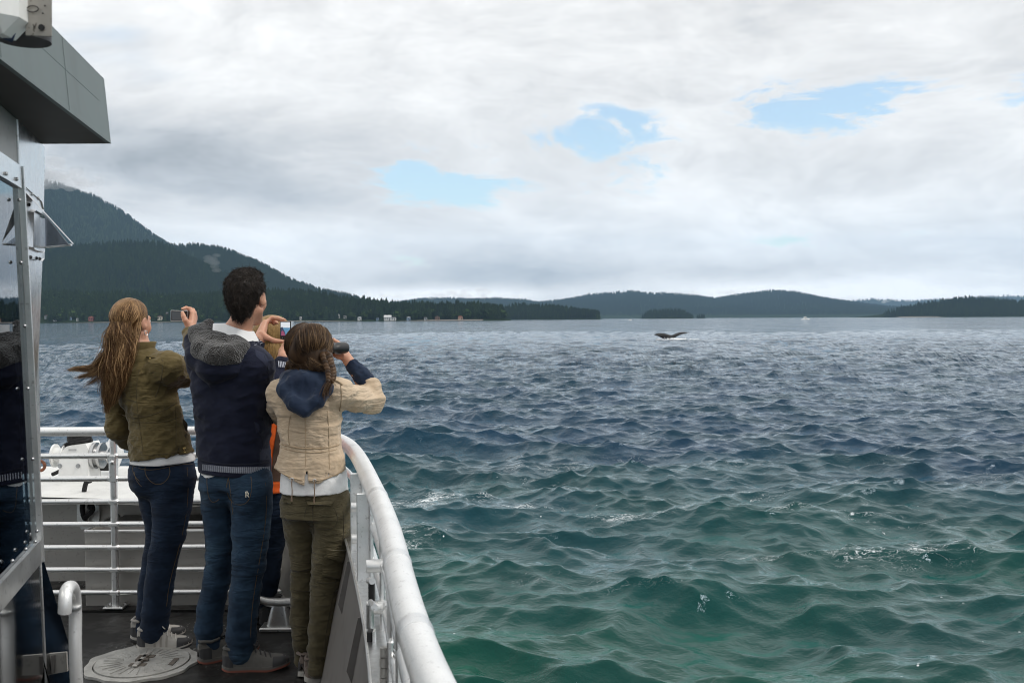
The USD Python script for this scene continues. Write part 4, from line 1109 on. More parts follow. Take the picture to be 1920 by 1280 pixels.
def patch(name, mesh, poly, thick, mat, parent, step=2.5):
    """a piece of cloth that lies on the mesh inside the outline poly (pixels), thick metres proud"""
    pg = Polygon(poly); x0, y0, x1, y1 = pg.bounds
    nx, ny = max(3, int((x1 - x0) / step)), max(3, int((y1 - y0) / step))
    # a warped grid between the outline's left and right edge, row by row
    rows = []
    for y in np.linspace(y0 + .05, y1 - .05, ny):
        ln = pg.intersection(sbox(x0 - 1, y - .01, x1 + 1, y + .01)); bb = ln.bounds
        rows.append([(x, y) for x in np.linspace(bb[0], bb[2], nx)])
    xy = np.array(rows).reshape(-1, 2)
    d = np.array([P(x, y, 1.0) - EYE for x, y in xy]); d /= np.linalg.norm(d, axis=1, keepdims=True)
    loc, ir, it = mesh.ray.intersects_location(np.tile(EYE, (len(d), 1)), d, multiple_hits=False)
    out = np.full((len(d), 3), np.nan); nn = np.zeros((len(d), 3)); out[ir] = loc; nn[ir] = mesh.face_normals[it]
    g_ = out.reshape(ny, nx, 3)
    if np.isnan(g_).all(): return None
    t = np.sqrt(((g_ - EYE) ** 2).sum(-1)); med = np.nanmedian(t); t = np.where(np.isnan(t), med, t)
    t = ndimage.gaussian_filter(t, .8); dd = d.reshape(ny, nx, 3)
    top = EYE + dd * (t - thick)[..., None]; bot = EYE + dd * (t + .004)[..., None]
    i, j = np.meshgrid(np.arange(ny - 1), np.arange(nx - 1), indexing='ij'); q = np.stack([i * nx + j, (i + 1) * nx + j, (i + 1) * nx + j + 1, i * nx + j + 1], -1).reshape(-1, 4)
    rim = np.r_[np.arange(nx), np.arange(1, ny) * nx + nx - 1, (ny - 1) * nx + np.arange(nx - 2, -1, -1), np.arange(ny - 2, 0, -1) * nx]
    N = nx * ny; r2 = np.roll(rim, -1)
    f = np.vstack([q[:, [0, 1, 2]], q[:, [0, 2, 3]], np.stack([rim, r2 + N, r2], 1), np.stack([rim, rim + N, r2 + N], 1)])
    return obj(name, trimesh.Trimesh(np.vstack([top.reshape(-1, 3), bot.reshape(-1, 3)]), f, process=False), mat, parent, smooth=45)


def bounds_of(pts, m=.16):
    q = np.array(pts); return q.min(0) - m, q.max(0) + m


def make_body(parent, head, joints, hands, h=.0055, s=1.0):
    """one continuous skin: head, neck, trunk, arms with hands, legs. joints in world metres"""
    c, R, hs = head; J = joints
    allp = [c + [0, 0, .14], c - [0, 0, .1]] + list(J.values()) + [q for hd in hands for ch, _ in hd for q in ch]
    lo, hi = bounds_of(allp, .13); lo[2] = DECK
    F = Field(lo, hi, h)
    add_head(F, c, R, hs, J['neck'], .050)
    F.cone(J['neck'], J['chest'], .060 * s, .085 * s, .05); F.cone(J['chest'], J['pelvis'], .095 * s, .090 * s, .05)
    for a in 'lr':
        F.cone(J['neck'] - [0, 0, .03], J['sh' + a], .05 * s, .045 * s, .03)
        F.cone(J['sh' + a], J['el' + a], .042 * s, .034 * s, .02); F.cone(J['el' + a], J['wr' + a], .036 * s, .024 * s, .015)
        F.cone(J['pelvis'], J['hip' + a], .08 * s, .07 * s, .03); F.cone(J['hip' + a], J['kn' + a], .062 * s, .043 * s, .03); F.cone(J['kn' + a], J['an' + a], .043 * s, .030 * s, .02)
        t = J['toe' + a]; F.cone(J['an' + a], t, .030 * s, .022 * s, .02)
    for hd in hands:
        for ch, rad in hd: F.chain(ch, rad, .006)
    m = F.mesh()
    b = obj('body', m, SKIN, parent, smooth=True)
    L = lambda *q: c + R @ (np.array(q) * hs)
    for sx_ in (-1, 1): obj('eye', ell(L(sx_ * .031, .083, .008), (.0115, .0115, .0115), 2), EYEW, parent, smooth=True)
    return m


def hand_px(wrist, mcps, fingers, thumb, wr=.024, fr=(.0105, .0095, .0088, .0072), tr=(.017, .0135, .0118, .0095)):
    out = []
    w = P(*wrist)
    for m_, f in zip(mcps, fingers):
        out.append(([w, P(*m_)], [wr, .0150])); out.append(([P(*q) for q in [m_] + f], list(fr)))
    for a, b in zip(mcps, mcps[1:]): out.append(([P(*a), P(*b)], [.0145, .0145]))
    t = [P(*q) for q in thumb]; out.append(([w, t[0]], [wr, tr[0]])); out.append((t, list(tr)))
    return out


# ------------------------------------------------------------------ shoes
def shoe(name, heel, yaw, L, up, sole, toe, laces, parent, label=None, stripe=None, sole2=None, w=.5, tall=.105):
    """heel: the point of the ground under the back of the heel"""
    heel = np.asarray(heel, float); a = np.array([math.sin(yaw), math.cos(yaw), 0]); b = np.array([math.cos(yaw), -math.sin(yaw), 0])
    xs = np.linspace(0, 1, 26)
    half = np.interp(xs, [0, .04, .12, .3, .45, .62, .78, .9, .97, 1], [.012, .024, .032, .034, .036, .046, .047, .038, .024, .010]) * (L / .28) * w / .5
    top = np.interp(xs, [0, .04, .12, .25, .36, .5, .65, .8, .92, 1], [.082, .098, tall, tall * .93, tall * .96, .086, .068, .056, .044, .026])
    spring = np.interp(xs, [0, .06, .7, 1], [.008, 0, 0, .018])
    th = np.linspace(0, np.pi, 17)

    def shell(x0, x1, grow, zf0=0.0, zf1=1.0, base=.016, n=16):
        X = np.linspace(x0, x1, n); hw = np.interp(X, xs, half) + grow; tp = np.interp(X, xs, top) + grow; sp_ = np.interp(X, xs, spring)
        tt = th
        V = []
        for x, h_, t_, s_ in zip(X, hw, tp, sp_):
            cs, sn = np.cos(tt), np.sin(tt)
            yy = h_ * np.sign(cs) * np.abs(cs) ** .75; zz = base + s_ + (t_ - base) * sn ** .8
            zz = np.clip(zz, base + s_ + (t_ - base) * zf0, base + s_ + (t_ - base) * zf1)
            V.append(heel + x * L * a + yy[:, None] * b + np.stack([0 * zz, 0 * zz, zz], 1))
        V = np.array(V).reshape(-1, 3); m = len(tt); i, j = np.meshgrid(np.arange(n - 1), np.arange(m - 1), indexing='ij')
        q = np.stack([i * m + j, i * m + j + 1, (i + 1) * m + j + 1, (i + 1) * m + j], -1).reshape(-1, 4)
        f = np.vstack([q[:, [0, 1, 2]], q[:, [0, 2, 3]]])
        k = len(V); V = np.vstack([V, V[:m].mean(0), V[-m:].mean(0)]); jj = np.arange(m - 1)
        f = np.vstack([f, np.stack([np.full(m - 1, k), jj + 1, jj], 1), np.stack([np.full(m - 1, k + 1), (n - 1) * m + jj, (n - 1) * m + jj + 1], 1)])
        mm = trimesh.Trimesh(V, f, process=False); return mm

    def sole_mesh(z0, z1, grow):
        X = xs; hw = half + grow; out = [(x * L, h_) for x, h_ in zip(X, hw)] + [(x * L, -h_) for x, h_ in zip(X[::-1], hw[::-1])]
        out[0] = (out[0][0] - grow, out[0][1]); pts = np.array(out)
        sp_ = np.interp(pts[:, 0] / L, xs, spring)
        n = len(pts); bot = heel + pts[:, :1] * a + pts[:, 1:] * b + np.stack([0 * sp_, 0 * sp_, sp_ + z0], 1); tp = bot + [0, 0, z1 - z0]
        v = np.vstack([bot, tp, bot.mean(0), tp.mean(0)]); i = np.arange(n); j = (i + 1) % n
        f = np.vstack([np.stack([i, j, n + j], 1), np.stack([i, n + j, n + i], 1), np.stack([np.full(n, 2 * n), j, i], 1), np.stack([np.full(n, 2 * n + 1), n + i, n + j], 1)])
        return trimesh.Trimesh(v, f, process=False)

    sh = obj(name, shell(0, 1, 0), up, parent, smooth=50, label=label)
    obj('outsole', sole_mesh(.0, .009, .003), sole2 or SHOE_D, sh, smooth=40)
    obj('midsole', sole_mesh(.009, .022, .0025), sole, sh, smooth=40)
    obj('toe_cap', shell(.76, 1.0, .003, 0, .88), toe, sh, smooth=50)
    obj('heel_counter', shell(.0, .17, .002, 0, .62), toe, sh, smooth=50)
    for k in range(3): obj('side_overlay', shell(.33 + .11 * k, .37 + .11 * k, .0018, .0, .9, n=4), stripe or sole, sh, smooth=50)
    obj('collar', tube(np.array([heel + x * L * a + y * b + [0, 0, z] for x, y, z in ((.02, 0, .10), (.06, .026, tall), (.16, .034, tall * .95), (.28, .030, tall), (.36, 0, tall + .012), (.28, -.030, tall), (.16, -.034, tall * .95), (.06, -.026, tall), (.02, 0, .10))]), .007, 8), up, sh, smooth=60)
    obj('tongue', m3_ell := ell(heel + .36 * L * a + [0, 0, tall + .008], (.03, .024, .014), 2), toe, sh, smooth=True)
    for k in range(5):
        x = .40 + .075 * k; z = np.interp(x, xs, top) + .004; hw = np.interp(x, xs, half) * .62
        obj('lace', tube(np.array([heel + (x + .03 * sg) * L * a + y * b + [0, 0, zz] for sg, y, zz in ((-1, -hw, z - .012), (-.4, -hw * .5, z + .001), (.4, hw * .5, z + .001), (1, hw, z - .012))]), .0026, 6), laces, sh, smooth=60)
    c_ = heel + .41 * L * a + [0, 0, np.interp(.41, xs, top) + .008]
    for sg in (-1, 1):
        obj('lace_loop', tube(spline([c_, c_ + sg * .018 * b + a * .012 + [0, 0, .016], c_ + sg * .036 * b + a * .03 + [0, 0, .008], c_ + sg * .02 * b + a * .03 + [0, 0, .0], c_], 18), .0022, 6), laces, sh, smooth=60)
    return sh


def LS(px, y, d, hw, hd, yaw): q = P(px, y, d); return (q[0], q[1], q[2], hw * d / FPX, hd, yaw)


def legs_field(h, chains, extra=None, k=.02, wr=.006, seed=1, knee=None):
    pts = [q for ch, _ in chains for q in ch]; lo, hi = bounds_of(pts, .15); lo[2] = max(lo[2], DECK + .02)
    F = Field(lo, hi, h)
    for ch, rad in chains: F.chain(ch, rad, k)
    if extra: extra(F)
    if wr:
        def fn(p):
            z = p[:, 2] - DECK
            m = .25 + .9 * np.exp(-((z - knee) / .13) ** 2) + 1.1 * np.exp(-((z - .1) / .10) ** 2)
            q = p + .035 * (np.stack([meshkit.fbm(p * 7, 2, seed + a_) for a_ in (50, 51, 52)], 1) - .5); return wr * m * (ridged(q, (5, 5, 19), seed, 3) - .4) * (.3 + meshkit.fbm(p * [5, 5, 7], 2, seed + 9)) + wr * .4 * (ridged(q + 3, (15, 15, 30), seed + 5, 2) - .4)
        F.disp(fn)
    return F


def PX(*rows): return [P(x, y, d) for x, y, d, r in rows], [r for x, y, d, r in rows]
# ------------------------------------------------------------------ the woman in the olive jacket
hr_rng = np.random.default_rng(21)
Wm = thing('person', 'woman with long wavy hair in olive jacket and dark jeans raising a small camera', 'person', (P(300, 1218, 4.75)[0], 4.75, DECK))
hc = P(247, 606, 4.76); hR = frame(math.radians(20), .0, math.radians(3))
J = dict(neck=P(262, 662, 4.76), chest=P(275, 740, 4.77), pelvis=P(305, 865, 4.78), shr=P(318, 690, 4.70), elr=P(378, 682, 4.98), wrr=P(357, 616, 5.18),
         shl=P(222, 696, 4.86), ell=P(222, 802, 4.84), wrl=P(262, 826, 5.02), hipr=P(318, 890, 4.74), knr=P(310, 1040, 4.74), anr=P(285, 1190, 4.74), toer=P(345, 1205, 4.76),
         hipl=P(296, 890, 4.84), knl=P(298, 1040, 4.86), anl=P(274, 1180, 4.88), toel=P(330, 1195, 4.90))
wh_ = hand_px((357, 616, 5.18), [(361, 588, 5.22), (363, 590, 5.235), (364, 594, 5.245), (364, 599, 5.245)],
              [[(357, 579, 5.24), (349, 577, 5.235), (341, 579, 5.215)], [(362, 581, 5.27), (354, 579, 5.28), (346, 582, 5.27)], [(365, 586, 5.28), (358, 583, 5.29), (350, 586, 5.28)], [(365, 592, 5.275), (360, 589, 5.29), (353, 591, 5.28)]],
              [(352, 607, 5.17), (347, 600, 5.155), (344, 593, 5.155), (342, 586, 5.16)], wr=.022)
wl_ = hand_px((262, 826, 5.02), [(272, 830, 5.06), (272, 834, 5.07), (271, 838, 5.07), (270, 842, 5.06)], [[(280, 834, 5.07), (285, 839, 5.06), (286, 845, 5.05)], [(280, 838, 5.08), (284, 844, 5.07), (285, 850, 5.06)], [(278, 842, 5.08), (282, 848, 5.07), (283, 853, 5.06)], [(277, 846, 5.07), (280, 851, 5.06), (281, 855, 5.05)]], [(268, 828, 5.03), (275, 832, 5.02), (280, 838, 5.015), (283, 843, 5.015)], wr=.022)
make_body(Wm, (hc, hR, .97), J, [wh_, wl_], s=.92)

# jeans
near = PX((322, 872, 4.76, .088), (325, 905, 4.74, .100), (322, 950, 4.73, .091), (317, 1000, 4.73, .076), (307, 1040, 4.73, .069), (298, 1100, 4.74, .067), (292, 1150, 4.74, .064), (288, 1186, 4.74, .062))
far = PX((292, 872, 4.84, .088), (292, 905, 4.85, .098), (300, 950, 4.85, .088), (303, 1000, 4.86, .072), (295, 1040, 4.87, .066), (284, 1100, 4.88, .064), (280, 1150, 4.88, .061), (276, 1176, 4.88, .058))


def ex(F):
    F.ell(P(284, 898, 4.74), (.098, .095, .095), None, .04); F.ell(P(268, 892, 4.80), (.06, .07, .08), None, .05)
    F.loft([LS(307, 850, 4.79, 52, .115, .6), LS(306, 868, 4.79, 58, .125, .6), LS(306, 890, 4.79, 60, .13, .6)], .03)


jm = legs_field(.006, [near, far], ex, .012, .007, 3, .78).mesh(.5)
jn = obj('jeans', jm, DENIM, Wm, smooth=True)
seam('pocket_seam', jm, [(275, 868), (272, 885), (280, 900), (297, 908), (312, 900), (314, 870)], .0014, STITCH, jn)
seam('side_seam', jm, [(350, 872), (352, 930), (342, 1000), (326, 1060), (312, 1140)], .0014, STITCH, jn)
seam('yoke_seam', jm, [(247, 872), (290, 880), (330, 872), (366, 870)], .0013, STITCH, jn)
for q in ((246, 890), (250, 900)): seam('pocket_stitch', jm, [(q[0] + 2, q[1] - 16), (q[0] + 6, q[1]), (q[0] + 16, q[1] + 12)], .0012, STITCH, jn)

# shirt hem
F = Field(*bounds_of([P(305, 840, 4.78), P(305, 880, 4.78)], .25), .006)
hemf = lambda x0, y0, x1, y1, d: (lambda a, b: (lambda X, Y: a[2] + (b[2] - a[2]) * np.clip((X - a[0]) / (b[0] - a[0]), 0, 1)))(P(x0, y0, d), P(x1, y1, d))
F.loft([LS(304, 880, 4.78, 61, .136, .6), LS(305, 862, 4.78, 60, .138, .6), LS(300, 840, 4.78, 54, .125, .6)], 0, zlo=hemf(250, 868, 355, 864, 4.78))
obj('shirt', F.mesh(), SHIRT, Wm, smooth=True)

# jacket
pts_ = [J['neck'] + [0, 0, .06], P(305, 870, 4.78), J['elr'], J['wrr'], J['ell'], J['wrl'], J['shl'], J['shr']]
F = Field(*bounds_of(pts_, .15), .0055)
yaw = .62
SEC = [LS(262, 652, 4.76, 22, .058, yaw), LS(264, 666, 4.76, 36, .078, yaw), LS(268, 684, 4.77, 52, .105, yaw), LS(272, 710, 4.77, 56, .122, yaw), LS(280, 750, 4.77, 56, .125, yaw), LS(294, 792, 4.77, 51, .118, yaw), LS(300, 830, 4.77, 57, .135, yaw), LS(306, 868, 4.77, 60, .142, yaw)]
hz_ = hemf(248, 863, 362, 848, 4.74)
F.loft(SEC, 0, zlo=hz_)
F.chain([J['shl'] + [.01, 0, -.005], P(221, 740, 4.86), J['ell'], P(240, 822, 4.92), J['wrl']], [.072, .066, .058, .052, .046], .03)
F.chain([J['shr'] + [-.02, 0, -.0], P(345, 698, 4.83), J['elr'], P(364, 645, 5.09), P(357, 625, 5.165)], [.075, .070, .062, .050, .041], .03)
F.cone(P(268, 676, 4.76), J['shr'], .06, .07, .04); F.cone(P(262, 676, 4.78), J['shl'], .06, .068, .04)
F.loft(SEC[-3:], .0, 'cut', zhi=P(0, 846, 4.77)[2], grow=-.014, zlo=P(0, 880, 4.7)[2])


def fold_w(p):
    z = p[:, 2]; q = p + .02 * (meshkit.fbm(p * 6, 2, 3)[:, None] - .5)
    diag = np.stack([q[:, 0] * 6 + q[:, 2] * 9, q[:, 1] * 6, q[:, 2] * 16 - q[:, 0] * 14], 1)
    return .007 * (ridged(diag, 1, 11) - .5) + .0035 * (ridged(p, (14, 14, 26), 5) - .5) + .003 * (ridged(p, 34, 9) - .5)


F.disp(fold_w)
wjm = F.mesh(.4)
jk = obj('jacket', wjm, OLIVE, Wm, smooth=True)
# standing collar
a_ = np.linspace(0, 2 * np.pi, 40)
F = Field(*bounds_of([P(262, 655, 4.76)], .14), .004)
cc = [LS(261, 668, 4.76, 30, .070, yaw), LS(264, 652, 4.76, 25, .062, yaw), LS(267, 640, 4.77, 25, .062, yaw)]
F.loft(cc, 0); F.loft(cc, 0, 'cut', grow=-.008, zhi=9, zlo=0)
obj('collar', F.mesh(.3), OLIVE, jk, smooth=True)
ST2 = paint('olive_seam', (.075, .056, .024), .9)
seam('seam', wjm, [(304, 672), (304, 700), (298, 726), (290, 745)], .0022, ST2, jk)
seam('seam', wjm, [(225, 776), (262, 782), (300, 772), (340, 748)], .0024, ST2, jk)
seam('seam', wjm, [(246, 790), (290, 792), (330, 784), (347, 776)], .0022, ST2, jk)
seam('seam', wjm, [(248, 850), (300, 852), (335, 846), (362, 838)], .0018, ST2, jk)
seam('seam', wjm, [(329, 760), (330, 800), (329, 850)], .0018, ST2, jk)
seam('seam', wjm, [(262, 690), (256, 740), (262, 800), (268, 850)], .0016, ST2, jk)
patch('epaulette', wjm, [(274, 668), (300, 672), (309, 679), (306, 685), (278, 680)], .004, OLIVE, jk)
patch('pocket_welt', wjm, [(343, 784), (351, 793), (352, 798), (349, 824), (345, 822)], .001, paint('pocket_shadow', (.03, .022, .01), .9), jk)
for k, (x, y) in enumerate(((336, 842), (340, 846))): pass
q, n_ = hits(wjm, [(334, 842), (345, 843), (282, 672)], .002)
for c in q[:1]:
    obj('badge', cat_(tube([c + [-.010, -.001, .008], c + [-.002, -.001, -.008], c + [.004, -.001, .008]], .0022, 6)), paint('dark_badge', (.02, .018, .015), .5), jk)
for c in q[1:2]:
    obj('badge', tube([c + [.006, -.001, .010], c + [-.007, -.001, .010], c + [.001, -.001, .0], c + [-.007, -.001, -.010], c + [.006, -.001, -.010]], .002, 6), GOLD, jk)
for c in q[2:]: obj('button', ell(c, (.006, .006, .006), 1), GOLD, jk, smooth=True)

# earring
L = lambda *q: hc + hR @ (np.array(q) * .97)
ec = L(.084, -.002, -.052)
obj('earring', tube(np.stack([ec[0] + .011 * np.cos(a_) * hR[0, 1], ec[1] + .011 * np.cos(a_) * hR[1, 1], ec[2] + .011 * np.sin(a_)], 1), .0016, 6), SILVER, Wm, smooth=60)

# hair: a cap and wavy strands that the wind lifts to the left
W1, W2, W3 = hair_mat('hair_brown', (.045, .020, .007), (.09, .042, .015)), hair_mat('hair_chestnut', (.10, .054, .023), (.18, .100, .044)), hair_mat('hair_blond_streak', (.34, .205, .095), (.47, .30, .15))
F = Field(*bounds_of([hc, P(215, 770, 4.66)], .15), .006)
F.ell(hc + hR @ np.array([0, -.014, .030]) * .97, np.array([.078, .098, .091]) * .97, hR, 0)
F.cone(hc + hR @ np.array([.0, .135, .03]), hc + hR @ np.array([0, .115, -.12]), .055, .065, .01, 'cut')
F.ell(hc + hR @ np.array([.085, .01, -.02]), (.02, .026, .035), hR, .008, 'cut')
F.chain([P(240, 622, 4.735), P(232, 655, 4.715), P(222, 690, 4.69), P(212, 725, 4.69), P(204, 755, 4.70)], [.048, .046, .034, .022, .012], .03)
F.chain([P(232, 655, 4.71), P(210, 680, 4.70), P(190, 691, 4.71)], [.04, .018, .006], .03)
hm_ = F.mesh(.5); hw_ = obj('hair', hm_, W1, Wm, smooth=True)
GU = {'down': [(233, 655, 4.66), (224, 690, 4.635), (212, 725, 4.645), (206, 750, 4.66), (197, 782, 4.67)],
      'down2': [(240, 650, 4.655), (232, 690, 4.63), (220, 722, 4.635), (211, 748, 4.655), (203, 770, 4.665)],
      'left': [(226, 648, 4.67), (208, 672, 4.665), (184, 687, 4.685), (155, 692, 4.70), (122, 697, 4.72)],
      'left2': [(230, 655, 4.67), (206, 684, 4.665), (182, 697, 4.68), (160, 704, 4.69), (138, 709, 4.70)],
      'left3': [(222, 660, 4.67), (203, 690, 4.67), (188, 704, 4.68), (172, 716, 4.69), (158, 732, 4.70)],
      'mid': [(230, 652, 4.66), (216, 690, 4.64), (200, 722, 4.655), (196, 748, 4.67), (190, 765, 4.68)]}
gk = list(GU); gw = np.array([.25, .20, .22, .14, .05, .14])
groups = [[], [], []]; wid = [[], [], []]
for i in range(3600):
    k = hr_rng.choice(len(gk), p=gw); gp_ = [P(*q) for q in GU[gk[k]]]
    side = hr_rng.uniform(-1, 1)
    d0 = np.array([.12 + .18 * side * hr_rng.uniform(0, 1), hr_rng.uniform(-.25, .75), 1.0])
    # around the back of the head, or over the ear on the near side
    ang = hr_rng.uniform(-.95, 1.15)
    d1 = np.array([math.sin(ang), -math.cos(ang), hr_rng.uniform(-.55, -.15)])
    if ang > .9: d1 = np.array([1.0, hr_rng.uniform(-.35, .05), hr_rng.uniform(-.5, -.2)])
    capc = cap_curve(hc, hR, .97, d0, d1, 8, .015 + .02 * hr_rng.uniform())
    off = hr_rng.normal(0, 1, 3) * np.array([.016, .010, .012]); sh_ = np.linspace(.95, .28, len(gp_))[:, None]; gp_[0] = gp_[0] - [.022, 0, 0]; gp_[1] = gp_[1] - [.020, 0, 0]
    start = capc[-1]; off = off + np.array([.036 * math.sin(ang + .1), 0, 0])
    tail = np.array(gp_[0 if ang < .6 else 1:]) + off * (sh_[-len(gp_[0 if ang < .6 else 1:]):])
    cut_ = hr_rng.uniform(.75, 1.0)
    path = spline(np.vstack([capc[[0, 2, 4, 6]], capc[-1], start + (tail[0] - start) * .5 + [.015 * math.sin(ang), -.012, 0], tail]), 34); path = path[:max(10, int(34 * cut_))]
    t = np.linspace(0, 1, len(path)); ph = hr_rng.uniform(0, 6.28) if hr_rng.uniform() < .35 else (k * 1.3)
    wv_ = .0075 * np.clip(t * 2.2 - .5, 0, 1) * np.sin(t * 19 + ph); path[:, 0] += wv_; path[:, 2] += .6 * wv_; path[:, 1] += .4 * np.roll(wv_, 2)
    b = 2 if hr_rng.uniform() < (.20 + (.22 if k in (2, 3) else 0)) else (1 if hr_rng.uniform() < .55 else 0)
    groups[b].append(path); wid[b].append(np.interp(t, [0, .1, .7, 1], [.0012, .0019, .0016, .0004]))
for b, mt in enumerate((W1, W2, W3)): strands('strands', groups[b], wid[b], mt, hw_)
fly = []
for i in range(22):
    a0 = P(hr_rng.uniform(212, 235), hr_rng.uniform(600, 690), 4.68); fly.append(spline([a0, a0 + [-.02, 0, -.02], a0 + [-.05, 0, -.035 + .012 * hr_rng.normal()], a0 + [-.09 - .03 * hr_rng.uniform(), .0, -.05 + .025 * hr_rng.normal()]], 12))
strands('loose_strands', fly, [np.full(12, .0008)] * len(fly), W2, hw_)

# shoes
shoe('shoe', P(258, 1221, 4.72) * [1, 1, 0] + [0, 0, DECK], math.radians(86), .255, SHOE_L, SHOE_S, SHOE_D, LACE, Wm, stripe=SHOE_G)
shoe('shoe', P(246, 1203, 4.86) * [1, 1, 0] + [0, 0, DECK], math.radians(80), .255, SHOE_L, SHOE_S, SHOE_D, LACE, Wm, stripe=SHOE_G)

# her camera
def camera_box(name, label, pts, thick, fwd, screen=None):
    """pts: corners of the back face, clockwise from top left"""
    t = thing(name, label, 'camera', np.mean(pts, 0)); pts = np.array(pts)
    obj('housing', plate(pts, thick, fwd), PLASTIC, t)
    c = pts.mean(0); u = pts[1] - pts[0]; v = pts[3] - pts[0]; n = -np.asarray(fwd, float)
    return t, pts[0], u, v, n


g = G(); LCD_DIM = g.build('dim_screen', surface=g.bsdf(base_color=(.05, .055, .06), roughness=.2, emission_color=(.30, .34, .38), emission_strength=.08))
fw_w = np.array([.16, .985, 0])
t, o, u, v, n = camera_box('compact_camera', 'small black compact camera held up by the woman', [P(320.5, 582, 5.19), P(352, 582.5, 5.19), P(352, 602.5, 5.19), P(320.5, 602, 5.19)], .022, fw_w)
rect = lambda a0, b0, a1, b1, l: [o + u * a + v * b + n * l for a, b in ((a0, b0), (a1, b0), (a1, b1), (a0, b1))]
obj('screen', plate(rect(.05, .10, .68, .9, .001), .001, n), LCD_DIM, t)
obj('trim', tube(np.array(rect(.0, .0, 1, 1, .0) + rect(0, 0, 1, 1, 0)[:1]), .0014, 6), SILVER, t)
obj('lens_barrel', cyl(o + u * .45 + v * .5 + fw_w * .022, o + u * .45 + v * .5 + fw_w * .045, .020, 20), SILVER, t, smooth=40)
obj('shutter_button', cyl(o + u * .85 + fw_w * .01, o + u * .85 + fw_w * .01 + [0, 0, .004], .005, 12), SILVER, t, smooth=40)
# ------------------------------------------------------------------ the man in the navy knit jacket
Mn = thing('person', 'dark haired man in navy knit hooded jacket and blue jeans filming with raised hands', 'person', (P(450, 1255, 4.48)[0], 4.48, DECK))
hc = P(463, 561, 4.50); hR = frame(math.radians(11), -.02, math.radians(4))
J = dict(neck=P(440, 634, 4.50), chest=P(437, 730, 4.52), pelvis=P(442, 890, 4.52), shr=P(477, 684, 4.43), elr=P(498, 772, 4.60), wrr=P(531, 672, 4.80),
         shl=P(385, 676, 4.56), ell=P(425, 742, 4.80), wrl=P(486, 636, 4.87), hipr=P(470, 920, 4.48), knr=P(466, 1060, 4.46), anr=P(452, 1225, 4.46), toer=P(520, 1238, 4.46),
         hipl=P(412, 920, 4.54), knl=P(414, 1050, 4.56), anl=P(392, 1215, 4.58), toel=P(430, 1218, 4.70))
lh = hand_px((486, 636, 4.87), [(497, 605, 4.93), (497, 606, 4.95), (495, 608, 4.97), (493, 611, 4.98)],
             [[(510, 595.5, 4.95), (522, 596, 4.925), (534, 599.5, 4.885)], [(511, 597, 4.985), (524, 599, 4.98), (533, 603, 4.95)], [(508, 599, 5.01), (516, 602, 5.02), (520, 606, 5.0)], [(504, 602, 5.02), (511, 604, 5.03), (514, 608, 5.01)]],
             [(491, 626, 4.87), (501, 633, 4.86), (514, 638.5, 4.86), (530, 640, 4.865)], wr=.027)
rh = hand_px((531, 670, 4.80), [(541, 648, 4.88), (541, 652, 4.885), (540, 657, 4.885), (538, 661, 4.88)],
             [[(548, 638, 4.92), (546, 629, 4.935), (541, 623, 4.93)], [(549, 645, 4.925), (547, 636, 4.945), (541, 632, 4.94)], [(548, 652, 4.925), (546, 644, 4.945), (541, 641, 4.94)], [(545, 658, 4.915), (544, 651, 4.935), (541, 648, 4.93)]],
             [(529, 658, 4.82), (533, 648, 4.83), (538, 639, 4.84), (543, 631, 4.85)], wr=.026)
make_body(Mn, (hc, hR, 1.02), J, [lh, rh], s=1.0)

rl = PX((470, 895, 4.49, .088), (472, 950, 4.47, .090), (470, 1000, 4.46, .084), (467, 1057, 4.45, .073), (458, 1120, 4.45, .067), (452, 1188, 4.45, .066), (452, 1222, 4.45, .062))
ll = PX((412, 895, 4.55, .084), (411, 950, 4.55, .080), (414, 1000, 4.55, .070), (413, 1044, 4.56, .064), (406, 1090, 4.57, .060), (395, 1140, 4.58, .061), (391, 1178, 4.58, .062), (392, 1202, 4.58, .060))


def ex(F):
    F.ell(P(470, 920, 4.44), (.085, .085, .09), None, .04); F.ell(P(415, 918, 4.50), (.08, .085, .09), None, .04)
    F.loft([LS(442, 872, 4.52, 60, .118, .3), LS(442, 892, 4.52, 64, .125, .3), LS(442, 912, 4.52, 66, .13, .3)], .03)


jm = legs_field(.006, [rl, ll], ex, .010, .008, 8, .48).mesh(.5)
jn = obj('jeans', jm, DENIM2, Mn, smooth=True)
seam('pocket_seam', jm, [(430, 892), (428, 930), (440, 944), (460, 944), (468, 934), (470, 892)], .0014, STITCH, jn)
seam('side_seam', jm, [(497, 900), (499, 960), (490, 1030), (478, 1100), (470, 1200)], .0014, STITCH, jn)
seam('seat_seam', jm, [(428, 892), (433, 930), (437, 965)], .0015, STITCH, jn)
seam('pocket_seam', jm, [(388, 895), (390, 925), (397, 940), (412, 934)], .0013, STITCH, jn)
tm = meshkit.text_mesh('R', .022, .0015, bold=True); q, n_ = hits(jm, [(462, 931)], .003)
R4 = np.eye(4); R4[:3, 0] = (1, 0, 0); R4[:3, 1] = (0, -.15, .99); R4[:3, 2] = (0, -.99, -.15); R4[:3, 3] = q[0] + [-.006, -.002, 0]; tm.apply_transform(R4)
obj('embroidered_letter', tm, paint('cream_thread', (.6, .57, .48), .8), jn)
q2, n2 = hits(jm, [(460, 922), (464, 921), (460, 928)], .003)
obj('embroidered_mark', tube(spline([q2[0], q2[1], q2[2]], 8), .0015, 6), paint('cream_thread_2', (.6, .57, .48), .8), jn)

